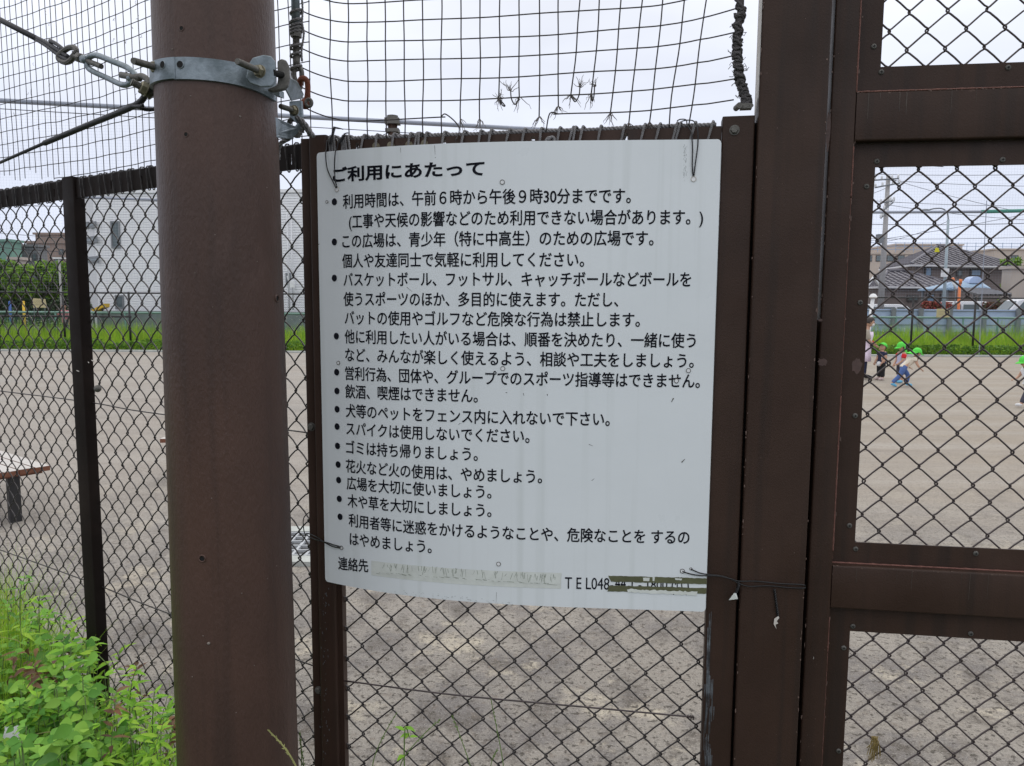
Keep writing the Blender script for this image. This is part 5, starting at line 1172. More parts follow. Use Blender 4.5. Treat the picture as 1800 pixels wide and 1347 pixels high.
for x in (q0.x + .3, atY(1425, 500, YN).x, q2.x - .4):
    b = MB(); b.cyl((x, YN, 0), (x, YN, 4.7), .06, 10); b.build('post', PIPEM, fn, smooth=True)
for xa, xb in ((-18, -11.2), (10.5, 18)):
    x = xa; b = MB()
    while x < xb: b.tube([(x, YN, 1.9), (x, YN, 7.6)], .0013, 3, cap=False); x += .09
    z = 1.95
    while z < 7.6: b.tube([(xa, YN, z), (xb, YN, z)], .0013, 3, cap=False); z += .09
    b.build('netting', PIPEM, fn)
def line(label, x0, y0, Y0, x1, y1, Y1, sag, r=.012):
    p, q = atY(x0, y0, Y0), atY(x1, y1, Y1); b = MB(); n_ = 14; b.tube([p.lerp(q, i / n_) - ZUP * sag * 4 * (i / n_) * (1 - i / n_) for i in range(n_ + 1)], r, 4)
    return tag(b.build('power_line', CABLE, None, org=p), label, 'power line', 'overhead lines')
for i, (x0, y0, x1, y1, sg, wh) in enumerate(((-300, 345, 640, 366, .3, 'left, just under the far pipe'), (-300, 352, 640, 356, .3, 'left, level across the gable of the white building'), (-300, 376, 640, 432, .6, 'left, sloping down towards the white building'), (-300, 404, 640, 452, .6, 'left, lower one in front of the brown block'),
     (1340, 296, 2000, 326, .4, 'right, topmost under the gate rail'), (1340, 298, 2000, 300, .3, 'right, crossing the tip of the utility pole'), (1340, 334, 2000, 355, .5, 'right, above the far green pipe'), (1340, 388, 2000, 384, .3, 'right, just below the far green pipe'), (1340, 414, 2000, 408, .3, 'right, level above the tiled roof'), (1340, 444, 2000, 330, .5, 'right, slanting up to the right edge'), (1560, 313, 2000, 402, .4, 'right, falling from the crossarm to the right edge'), (1560, 330, 1380, 372, .3, 'right, falling from the crossarm behind the gate stile'), (1558, 360, 2000, 392, .3, 'right, starting at the lower arm of the utility pole'), (1556, 425, 1668, 388, .15, 'right, from the switch box to the lamp post'))):
    line('thin black overhead line, ' + wh, x0, y0, 44 + .15 * i, x1, y1, 44 + .15 * i, sg, .013 if i not in (7, 3) else .018)
b = MB(); a_, z_ = G.at(1647, 440, .03); 
b.prism([G.P(a_ - .003, z_ + .005, .03), G.P(a_ + .0026, z_ + .0046, .03), G.P(a_ + .0048, z_ - .0036, .03), G.P(a_ - .0048, z_ - .004, .03)], -G.n * .0008)
tag(b.build('plastic_tag', mat('yellow_plastic', (.75, .70, .02), .4), None, org=G.P(a_, z_, .03)), 'tiny bright yellow plastic tag hooked on the upper gate mesh', 'tag')

# bench and drain on the pitch
WOODT = mat('weathered_planks', (.48, .46, .44), .8, 0, .15, 12, stretch=(1, 8, 1), col2=(.36, .30, .27)); WOODS = mat('brown_plank_edge', (.17, .065, .035), .7, 0, .25, 8)
def bench(label, e, dirv, L, side, z=.405, legs=(.10,)):
    """e: near end corner on the ground; dirv: along the bench"""
    t = thing('park_bench', label, 'bench', (e.x, e.y, 0)); u = V(dirv).normalized(); s = V((-u.y, u.x, 0)) * side; n_ = 4; wd = .098
    for k in range(n_):
        b = MB(); o = V((e.x, e.y, z - .035)) + s * (wd + .008) * k + u * (.012 * (k % 2)); b.box(o, u * L, s * wd, ZUP * .035, 1); b.box(o + ZUP * .0352 + u * .002 + s * .002, u * (L - .004), s * (wd - .004), ZUP * .002, 0); b.build('seat_plank', [WOODT, WOODS], t)
    W_ = n_ * (wd + .008)
    for l in (.12, L - .12):
        b = MB(); o = V((e.x, e.y, 0)) + u * l + s * (W_ / 2 - .04); b.rrect(o - u * .03, u * .06, s * .08, ZUP * (z - .06), .01); b.build('leg', BLACK, t)
        b = MB(); b.box(V((e.x, e.y, z - .065)) + u * (l - .03) + s * .02, u * .06, s * (W_ - .04), ZUP * .0298); b.build('bearer', WOODS, t)
bc = onz(88, 820, .40); bl = onz(-60, 838, .40); bench('weathered wooden bench with black legs at the left edge of the pitch', V((bc.x, bc.y, 0)), (-.80, .60, 0), 1.6, 1)
b2 = onz(281, 773, .40); bench('pale wooden bench mostly hidden behind the round pole', V((b2.x, b2.y, 0)), (1, .12, 0), .95, 1)
dr = thing('drain', 'steel drain grate in a concrete surround between the pole and the board', 'drain', tuple(onz(560, 965)))
c = onz(556, 962); b = MB(); W_, D_ = .50, .38
for (x, y, w_, d_) in ((-W_, -D_, 2 * W_, .12), (-W_, D_ - .12, 2 * W_, .12), (-W_, -D_ + .1201, .12, 2 * D_ - .2402), (W_ - .12, -D_ + .1201, .12, 2 * D_ - .2402)): b.box((c.x + x, c.y + y, 0), (w_, 0, 0), (0, d_, 0), (0, 0, .03))
b.build('surround', CONC, dr)
b = MB()
for i in range(9): b.box((c.x - W_ + .13 + i * .088, c.y - D_ + .13, .008), (.018, 0, 0), (0, 2 * D_ - .26, 0), (0, 0, .018))
for i in range(6): b.box((c.x - W_ + .13, c.y - D_ + .14 + i * .095, .012), (2 * W_ - .26, 0, 0), (0, .012, 0), (0, 0, .016))
b.build('grate', mat('pale_grate', (.42, .44, .46), .5, .2, .1), dr)
b = MB(); b.box((c.x - W_ + .12, c.y - D_ + .12, .004), (2 * W_ - .24, 0, 0), (0, 2 * D_ - .24, 0), (0, 0, .003)); b.build('pit', SLATE, dr)
# ================================================================ plants
LEAF = mat('weed_leaves', (.1, .2, .03), .5, 0, .15, 30, island=[(0.068, 0.190, 0.029), (0.144, 0.350, 0.040), (0.231, 0.501, 0.046), (0.105, 0.260, 0.040), (0.327, 0.546, 0.066)], transl=.28, spec=.35)
LEAFD = mat('bramble_leaves', (.1, .2, .03), .5, 0, .22, 5, island=[(0.060, 0.198, 0.024), (0.107, 0.296, 0.038), (0.190, 0.424, 0.054), (0.089, 0.254, 0.032), (0.262, 0.508, 0.060), (0.143, 0.353, 0.044), (0.286, 0.508, 0.066), (0.060, 0.169, 0.028)], transl=.22, spec=.25)
LEAFY = mat('young_leaves', (.1, .2, .03), .5, 0, .1, 30, island=[(0.190, 0.431, 0.036), (0.293, 0.568, 0.043), (0.380, 0.590, 0.061)], transl=.35, spec=.3)
STEM = mat('green_stem', (.12, .19, .05), .6, 0, .2, 20)
STRAW = mat('pale_stalk', (.30, .30, .11), .7, 0, .2, 20)
BROWNL = mat('withered_leaves', (.14, .07, .03), .8, 0, .2, 30, island=[(.16, .07, .03), (.10, .055, .03), (.22, .13, .05)])
GRASS = mat('grass_blades', (.1, .2, .03), .6, 0, .38, .9, island=[(0.164, 0.331, 0.026), (0.285, 0.497, 0.036), (0.416, 0.620, 0.055), (0.219, 0.405, 0.036), (0.525, 0.620, 0.085)], transl=.35, spec=.2)
TREEL = mat('tree_leaves', (.1, .2, .03), .6, 0, 0, island=[(0.057, 0.119, 0.022), (0.114, 0.221, 0.030), (0.190, 0.340, 0.036), (0.285, 0.459, 0.048), (0.095, 0.170, 0.024)], transl=.25, spec=.2)
BARK = mat('bark', (.09, .075, .06), .9, 0, .3, 10)
PROF = [(0, .08), (.16, .62), (.36, 1.0), (.58, .86), (.80, .46), (1, .02)]
def leaf(b, p, d, nrm, L, W, droop=.25, fold=.18, m=0, prof=PROF):
    d = V(d).normalized(); nrm = V(nrm); s = d.cross(nrm).normalized(); nrm = s.cross(d).normalized(); vs = []
    for t, w_ in prof:
        c = V(p) + d * (L * t) - nrm * (droop * L * t * t); e = W * .5 * w_
        vs += [c - s * e + nrm * fold * e, c, c + s * e + nrm * fold * e]
    fs = []
    for i in range(len(prof) - 1):
        for k in (0, 1): fs.append((i * 3 + k, i * 3 + k + 1, i * 3 + 4 + k, i * 3 + 3 + k))
    b.add(vs, fs, m)
def rdir(zlo=-.2, zhi=.5):
    a = rnd.uniform(0, 6.283); return V((math.cos(a), math.sin(a), rnd.uniform(zlo, zhi)))
def unp(px, py, Y): return atY(px, py, Y)
# far grass strip
b = MB()
def blade(b, x, y, h, w_, lean, z0=0.0):
    a = rnd.uniform(0, 6.283); dx, dy = math.cos(a) * w_, math.sin(a) * w_ * .4; l = rnd.gauss(0, lean); k = rnd.gauss(0, lean)
    b.add([(x - dx, y - dy, z0), (x + dx, y + dy, z0), (x + l * .4 + dx * .7, y + k * .4, z0 + h * .6), (x + l * .4 - dx * .7, y + k * .4, z0 + h * .6), (x + l, y + k, z0 + h)], [(0, 1, 2, 3), (3, 2, 4)])
for i in range(30000):
    r_ = rnd.random(); x = rnd.uniform(-24, -7) if r_ < .45 else (rnd.uniform(9, 24) if r_ < .92 else rnd.uniform(-7, 9)); t = rnd.random(); y = YF + .5 + 4.6 * t
    h = (.30 + .72 * t) * rnd.uniform(.6, 1.1) * (1 + .35 * noise.noise(V((x * .5, y * .6, 3)))); blade(b, x, y, h, rnd.uniform(.006, .016), .12)
tag(b.build('grass', GRASS), 'tall bright green grass growing along the far side of the pitch', 'grass', kind='stuff')
b = MB()
for i in range(15000):
    r_ = rnd.random(); x = rnd.uniform(-24, -7) if r_ < .45 else (rnd.uniform(9, 24) if r_ < .92 else rnd.uniform(-7, 9)); y = YF + .38 + abs(rnd.gauss(0, .5)); hh = .38 * (1 + .7 * noise.noise(V((x * .8, 1, 8)))) * max(.1, 1 - .25 * (y - YF)); z = hh * rnd.random() ** .7
    leafcard(b, V((x, y - .15 * rnd.random(), z + .02)), rnd.uniform(.03, .07))
fl = MB()
for i in range(1500): fx_ = rnd.uniform(9, 24) if rnd.random() < .75 else rnd.uniform(-24, -8); fy_ = YF + 1.2 + 3.6 * rnd.random(); leafcard(fl, V((fx_, fy_, .35 + .14 * (fy_ - YF) + rnd.uniform(0, .22))), rnd.uniform(.012, .026))
tag(fl.build('wild_flowers', mat('pale_petals', (.60, .62, .42), .8)), 'tiny pale flower heads scattered through the far grass', 'flowers', kind='stuff')
tag(b.build('ground_cover', mat('low_leaves', (.1, .2, .03), .6, 0, 0, island=[(.05, .115, .02), (.09, .20, .03), (.16, .30, .035), (.07, .15, .025)], transl=.25, spec=.2)), 'low leafy ground cover along the kerb of the pitch', 'ground cover', kind='stuff')
# trees
def tree(label, px, ytop, Y, wpx, zlow=1.0, n=2600, cs=.13):
    top = atY(px, ytop, Y); rad = wpx / F * Y / 2; t = thing('tree', label, 'tree', (top.x, Y, 0), 'trees behind the left fences'); H = top.z
    b = MB(); b.tube([(top.x, Y, 0), (top.x + .05, Y, zlow + .2), (top.x - .05, Y, H * .7)], [.12, .09, .04], 8); cl = []
    for k in range(9):
        a = k * 2.4; zz = zlow + (H - zlow) * (.15 + .075 * k); e = V((top.x + math.cos(a) * rad * .62, Y + math.sin(a) * rad * .5, zz + .2)); b.tube([(top.x, Y, zz - .5), (V((top.x, Y, zz - .15)) + e) / 2, e], [.05, .035, .015], 5); cl.append((e, rad * rnd.uniform(.32, .5)))
    b.build('trunk', BARK, t); cl.append((V((top.x, Y, H - rad * .4)), rad * .45)); b = MB()
    for k in range(8): cl.append((V((top.x + rnd.uniform(-1, 1) * rad * .9, Y + rnd.uniform(-.6, .4) * rad, rnd.uniform(zlow + .2, H - .3))), rad * rnd.uniform(.2, .36)))
    for i in range(n):
        c, r_ = cl[i % len(cl)]; d = V((rnd.gauss(0, 1), rnd.gauss(0, 1), rnd.gauss(0, 1))).normalized() * (r_ * rnd.random() ** .4); d.z *= .75
        leafcard(b, c + d, rnd.uniform(.5, 1.1) * cs)
    b.build('crown', TREEL, t)
tree('dark round tree at the far left edge behind the play posts', -8, 452, 36, 72, 1.2)
tree('bright green tree rising above the blue play post', 30, 466, 35, 58, 1.4, 2200)
tree('broad light green tree in front of the brown block', 72, 455, 36.5, 84, 1.3, 3000)
tree('light green tree beside the thin pale pole', 108, 458, 37, 60, 1.2, 2200)
tree('small dark tree against the corner of the white building', 164, 468, 38.5, 42, .8, 2200)
tree('green tree between the tiled house and the beige house wall', 1786, 450, 58, 46, .8, 1800, .2)
hedge('dark_hedge', 'dark hedge under the left trees behind the green fence', -90, 172, 524, 34.5, [(.02, .045, .015), (.035, .075, .02), (.015, .03, .012)], 1.2, 5000)
hedge('dark_hedge', 'strip of green hedge at the foot of the beige house wall', 1744, 1800, 531, 49, [(.03, .07, .02), (.06, .12, .03)], .8, 800)

# ---- weeds in front of the side fence
def fenceY(x):
    t = (x - LF.o.x) / LF.u.x; return LF.o.y + LF.u.y * t
b = MB(); st = MB(); cnt = 0
while cnt < 1150:
    y = rnd.uniform(1.62, 2.75); px = rnd.uniform(-60, 262); x = unp(px, 1000, y).x
    fy = fenceY(x)
    if y > fy - .03: continue
    hmax = .57 + .16 * noise.noise(V((x * 5, y * 5, 0))) + .05 * rnd.random() - max(0, px - 135) / 115 * .24 - (.10 if 150 < px < 215 else 0) + max(0, 2.2 - y) * .03
    z = hmax * (1 - .6 * rnd.random() ** 1.3)
    if z < .2: continue
    c = V((x, y, z)); d0 = rdir(-.1, .25); up = V((rnd.gauss(0, .55), rnd.gauss(-.35, .5), 1)); L = rnd.uniform(.020, .042) * (1.3 if rnd.random() < .10 else 1)
    for k in (-1, 0, 1):
        d = Matrix.Rotation(k * R(rnd.uniform(62, 85)), 3, 'Z') @ d0; leaf(b, c + d * .006, d, up, L * (1 if k == 0 else .86), L * rnd.uniform(.62, .78), rnd.uniform(.1, .45), .22)
    if cnt % 3 == 0: st.tube([(x + rnd.gauss(0, .03), y + rnd.gauss(0, .03), max(0, z - .35)), (x + rnd.gauss(0, .01), y, z - .1), c], .0016, 4, 1)
    cnt += 1
n0 = len(b.v); b.v += st.v; b.f += [tuple(i + n0 for i in f) for f in st.f]; b.m += st.m
tag(b.build('bramble_cover', [LEAFD, STEM], smooth=True), 'dense three-leaflet brambles in front of the side fence', 'weeds', kind='stuff')
b = MB()
for i in range(1500):
    y = rnd.uniform(2.0, 2.9); px = rnd.gauss(8, 34); x = unp(px, 1000, y).x
    if y > fenceY(x) + .12: continue
    h = rnd.uniform(.45, .74) - max(0, px - 10) * .0022; l = V((rnd.gauss(0, .10), rnd.gauss(0, .10), 0)); p0 = V((x, y, .05)); w_ = rnd.uniform(.0012, .0026); s_ = V((w_, w_ * .3, 0)); vs = []
    for t in (0, .35, .65, .85, 1): c = p0 + ZUP * (h * t - .05 * t ** 3) + l * t * t; vs += [c - s_ * (1 - t * .95), c + s_ * (1 - t * .95)]
    b.add(vs, [(2 * k, 2 * k + 1, 2 * k + 3, 2 * k + 2) for k in range(4)])
for i in range(700):
    y = rnd.uniform(1.75, 2.3); px = rnd.uniform(40, 312); x = unp(px, 1000, y).x
    if y > fenceY(x) + .15: continue
    h = rnd.uniform(.25, .50); l = V((rnd.gauss(0, .09), rnd.gauss(0, .09), 0)); p0 = V((x, y, .02)); w_ = rnd.uniform(.0010, .0022); s_ = V((w_, w_ * .3, 0)); vs = []
    for t in (0, .35, .65, .85, 1): c = p0 + ZUP * (h * t) + l * t * t; vs += [c - s_ * (1 - t * .95), c + s_ * (1 - t * .95)]
    b.add(vs, [(2 * k, 2 * k + 1, 2 * k + 3, 2 * k + 2) for k in range(4)])
tag(b.build('grass', GRASS), 'fine green grass among the brambles below the side fence', 'grass', kind='stuff')
b = MB()           # thin upright mixed weeds with narrow leaves, some yellowed
for i in range(150):
    y = rnd.uniform(1.75, 2.7); px = rnd.uniform(-20, 300); x = unp(px, 1000, y).x
    if y > fenceY(x) + .04: continue
    h = rnd.uniform(.42, .66) - max(0, px - 190) * .0009; top = V((x + rnd.gauss(0, .05), y + rnd.gauss(0, .05), h)); P = [V((x, y, 0)), V((x, y, h * .5)).lerp(top, .4), top]; b.tube(P, [.0016, .0013, .0007], 4, 2); k0 = rnd.random() * 6; mm = 1 if rnd.random() < .05 else 0
    for k in range(rnd.randint(8, 14)):
        f = .45 + .55 * rnd.random(); q = P[1].lerp(P[2], (f - .4) / .6) if f > .4 else P[1]; a = k0 + k * 2.4; leaf(b, q, V((math.cos(a), math.sin(a), rnd.uniform(.0, .8))), V((0, -.3, 1)), rnd.uniform(.022, .055), rnd.uniform(.007, .014), rnd.uniform(.1, .7), .25, mm)
tag(b.build('mixed_weeds', [LEAFY, BROWNL, STEM], smooth=True), 'thin upright narrow-leaved weeds scattered through the brambles', 'weeds', kind='stuff')
def stem_plant(label, foot, top, n, L, W, lm, name='weed_plant', bend=.02, spread=.5, sr=.0022, lo=.35, tri=False):
    t = thing(name, label, 'plant', (foot.x, foot.y, 0), 'single weeds growing at the fence'); b = MB(); P = smooth_path([V((foot.x, foot.y, 0)), foot.lerp(top, .5) + V((rnd.gauss(0, bend), rnd.gauss(0, bend), 0)), top], 8)
    b.tube(P, [sr * (1 - .6 * i / len(P)) for i in range(len(P))], 5); b.build('stem', STEM, t, smooth=True); b = MB()
    for k in range(n):
        f = lo + (1 - lo) * k / max(1, n - 1); q = P[min(len(P) - 1, int(f * (len(P) - 1)))]; a = k * 2.4 + rnd.gauss(0, .3); d = V((math.cos(a), math.sin(a), rnd.uniform(.1, .7))); leaf(b, q, d, V((0, -.2, 1)), L * (1.05 - .45 * f) * rnd.uniform(.8, 1.2), W * (1.05 - .4 * f), rnd.uniform(.1, .6), .25)
    b.build('leaves', lm, t, smooth=True); return t
for (fx, fy_, tx, ty, Y, n, L, W, lm, lab) in (
    (236, 1347, 240, 1172, 2.02, 16, .065, .017, LEAFY, 'tallest lance-leaved weed just right of the side fence post'),
    (262, 1347, 272, 1216, 1.96, 16, .055, .016, LEAFY, 'yellowish lance-leaved weed between the fence post and the pole, with drooping leaves'),
    (287, 1347, 292, 1262, 1.90, 12, .05, .014, LEAF, 'short lance-leaved weed against the left edge of the pole'),
    (205, 1347, 212, 1222, 2.00, 9, .045, .026, BROWNL if False else LEAFY, 'reddish-stemmed weed with oval leaves at the foot of the side fence post'),
    (40, 1160, 44, 1012, 2.36, 14, .06, .014, LEAF, 'feathery weed poking through the fence near the left edge'),
    (66, 1180, 70, 1048, 2.30, 16, .06, .015, LEAFY, 'upright bright weed in front of the fence mesh left of the post'),
    (20, 1150, 12, 1060, 2.45, 12, .06, .016, LEAF, 'leafy weed at the far left above the grass tuft'),
    (120, 1250, 112, 1135, 2.12, 10, .060, .030, LEAFY, 'broad-leaved weed in the middle of the bramble patch'),
    (717, 1347, 720, 1296, 1.56, 9, .030, .014, LEAFY, 'small pale seedling below the notice board beside the middle of the mesh')):
    stem_plant(lab, unp(fx, fy_, Y), unp(tx, ty, Y), n, L, W, lm)
def big_leaf(label, px, py, Y, L, W, d, m_=LEAFD, nv=(0, -.6, 1)):
    b = MB(); p = unp(px, py, Y); prof = [(0, .05), (.08, .5), (.2, .95), (.26, .86), (.4, 1.0), (.46, .84), (.6, .78), (.66, .6), (.8, .42), (1, .01)]
    leaf(b, p, d, nv, L, W, .3, .2, 0, prof); b.tube([p, p - V(d).normalized() * .03 + V((0, 0, -.05)), V((p.x, p.y, p.z - .4))], .0015, 4, 1)
    t = tag(b.build('lobed_leaf', [m_, STEM], None, smooth=True, org=p), label, 'leaf', 'large single leaves among the brambles')
big_leaf('large dark jagged leaf leaning against the foot of the fence post', 168, 1206, 2.02, .10, .055, (-.8, -.3, -.45))
big_leaf('glossy heart-shaped leaf sticking out left of the fence post', 173, 1152, 2.12, .05, .045, (-.7, -.2, -.35), LEAF)
big_leaf('shiny pale lobed leaf at the bottom left edge of the view', 72, 1330, 1.85, .09, .06, (-.9, -.3, -.15))
big_leaf('broad lobed leaf low down in the middle of the brambles', 158, 1290, 1.90, .10, .055, (-.75, -.3, -.55))
def stalk(label, pts, Y, r=.0010, seeds=.3, m_=STRAW):
    b = MB(); P = smooth_path([unp(x, y, Y) for x, y in pts], 6); n_ = len(P); b.tube(P, [r * (1.2 - .6 * i / n_) for i in range(n_)], 5)
    for i in range(int(n_ * (1 - seeds)), n_):
        for k in range(2): d = (P[i] - P[i - 1]).normalized() + V((rnd.gauss(0, .35), rnd.gauss(0, .35), rnd.gauss(0, .35))); leaf(b, P[i - 1].lerp(P[i], rnd.random()), d, V((0, -1, .3)), .007, .0022, 0, .2, 0)
    tag(b.build('grass_stalk', m_, None, org=P[0]), label, 'grass stalk', 'single seed stalks')
stalk('pale seed stalk leaning left across the foot of the round pole', [(540, 1400), (519, 1345), (498, 1312), (474, 1286)], 1.30, .0016, .6)
stalk('seed stalk leaning right over the fence post foot', [(100, 1347), (130, 1290), (165, 1252), (196, 1227)], 1.92, .0013, .4)
stalk('seed stalk drooping beside the right-leaning one', [(168, 1236), (160, 1262), (154, 1290), (148, 1330)], 1.90, .0011, .8)
stalk('seed stalk lying level at the left edge above the white litter', [(-20, 1252), (10, 1250), (40, 1243), (74, 1246)], 1.95, .0012, .6)
stalk('bare kinked stalk crossing above the white litter', [(-20, 1304), (30, 1298), (85, 1287), (94, 1294), (60, 1312), (40, 1318)], 1.86, .0014, 0)
stalk('dry arching stalk over the grass tuft', [(52, 1190), (44, 1150), (34, 1128), (0, 1120)], 2.25, .0014, 0)
for lab, pts in (('thin dark grass stalk, leftmost below the board', [(651, 1400), (656, 1340), (672, 1298), (698, 1252)]), ('pale grass stalk bending right below the board', [(690, 1400), (706, 1340), (738, 1298), (774, 1265)]), ('thick dark green grass stalk leaning left below the board', [(838, 1400), (826, 1345), (810, 1298), (795, 1258)]), ('tallest thin grass stalk below the board, near its middle', [(890, 1400), (884, 1340), (874, 1285), (863, 1230)]), ('short grass blade beside the tallest stalk below the board', [(858, 1400), (863, 1345), (873, 1320)])):
    stalk(lab, pts, 1.56, .0012, .35, STEM)
for lab, pts in (('thin reddish weed in the gap between the pole and the fence post', [(540, 1400), (534, 1345), (530, 1318), (528, 1300)]), ('pale seedling in the gap between the pole and the fence post', [(526, 1400), (530, 1340), (528, 1305), (527, 1290)])): stalk(lab, pts, 1.66, .0011, .7, STEM)
b = MB()
for i in range(30):
    y = rnd.uniform(1.9, 2.2); px = rnd.gauss(62, 14); c = unp(px, rnd.gauss(1185, 22), y); leaf(b, c, rdir(-.6, .6), V((0, -.5, 1)), rnd.uniform(.02, .045), .014, .8, .5)
tag(b.build('withered_weed', BROWNL, None, org=unp(62, 1185, 2.05)), 'reddish-brown withered weed in the middle of the brambles', 'plant')
b = MB(); c = unp(22, 1285, 1.88)
gr = [[c + V((.011 * i - .02, -.004 * j + .010 * noise.noise(V((i * 1.3, j * 1.7, 2))), -.010 * j + .012 + .008 * noise.noise(V((i * .9, j * 1.1, 7))))) for j in range(5)] for i in range(5)]
b.add([p for r_ in gr for p in r_], [(i * 5 + j, i * 5 + 5 + j, i * 5 + 6 + j, i * 5 + 1 + j) for i in range(4) for j in range(4)])
tag(b.build('litter', WHITEP, None, smooth=True, org=c), 'crumpled white scrap of litter lying on the brambles at the left', 'litter')
# ================================================================ people on the pitch
SKIN = mat('skin', (.50, .30, .21), .55, 0, .05, 20); HAIR = mat('dark_hair', (.025, .016, .012), .5, 0, .2, 60); EYE = mat('eye_dark', (.01, .008, .008), .3); LIP = mat('lips', (.35, .13, .11), .5)
def cloth(n, c): return mat(n, c, .85, 0, .10, 25)
CAP = cloth('lime_cloth', (.10, .62, .07)); NAVY = cloth('navy_cloth', (.015, .02, .055)); BLK = cloth('black_cloth', (.012, .012, .014)); LILAC = cloth('lilac_cloth', (.78, .66, .80)); KHAKI = cloth('khaki_cloth', (.33, .29, .24)); REDC = cloth('red_cloth', (.62, .02, .03)); GREYC = cloth('grey_lilac_cloth', (.46, .46, .60)); DGREY = cloth('dark_grey_cloth', (.06, .06, .085)); CREAMC = cloth('cream_cloth', (.66, .60, .50)); DENIM = cloth('denim_cloth', (.07, .13, .33)); SHOEB = cloth('blue_shoe', (.14, .44, .66)); SHOEW = cloth('white_shoe', (.72, .72, .72)); SHOEP = cloth('pinkish_shoe', (.55, .44, .42)); PINK = cloth('pink_cloth', (.66, .22, .28)); WHITEC = cloth('white_cloth', (.72, .72, .76)); MASK = cloth('white_mask', (.72, .72, .70))
def skin_mesh(pts, edges, rad, sub=2):
    me = bpy.data.meshes.new('s'); me.from_pydata([V(p) for p in pts], edges, []); o = bpy.data.objects.new('s', me); COL.objects.link(o)
    bm = bmesh.new(); bm.from_mesh(me); ly = bm.verts.layers.skin.verify()
    for i, v in enumerate(bm.verts): v[ly].radius = rad[i] if isinstance(rad[i], tuple) else (rad[i], rad[i]); v[ly].use_root = (i == 0)
    bm.to_mesh(me); bm.free(); s = o.modifiers.new('skin', 'SKIN'); s.use_smooth_shade = True; u = o.modifiers.new('sub', 'SUBSURF'); u.levels = sub; u.render_levels = sub; bpy.context.view_layer.update()
    m2 = bpy.data.meshes.new_from_object(o.evaluated_get(bpy.context.evaluated_depsgraph_get())); vs = [v.co.copy() for v in m2.vertices]; fs = [tuple(p.vertices) for p in m2.polygons]
    bpy.data.objects.remove(o); bpy.data.meshes.remove(me); bpy.data.meshes.remove(m2); return vs, fs
def chain(parts, J, r):       # parts: list of joint-name chains; first joint of the first chain is the root
    names = []; E = []
    for c in parts:
        for n_ in c:
            if n_ not in names: names.append(n_)
        E += [(names.index(c[i]), names.index(c[i + 1])) for i in range(len(c) - 1)]
    return [J[n_] for n_ in names], E, [r[n_] for n_ in names]
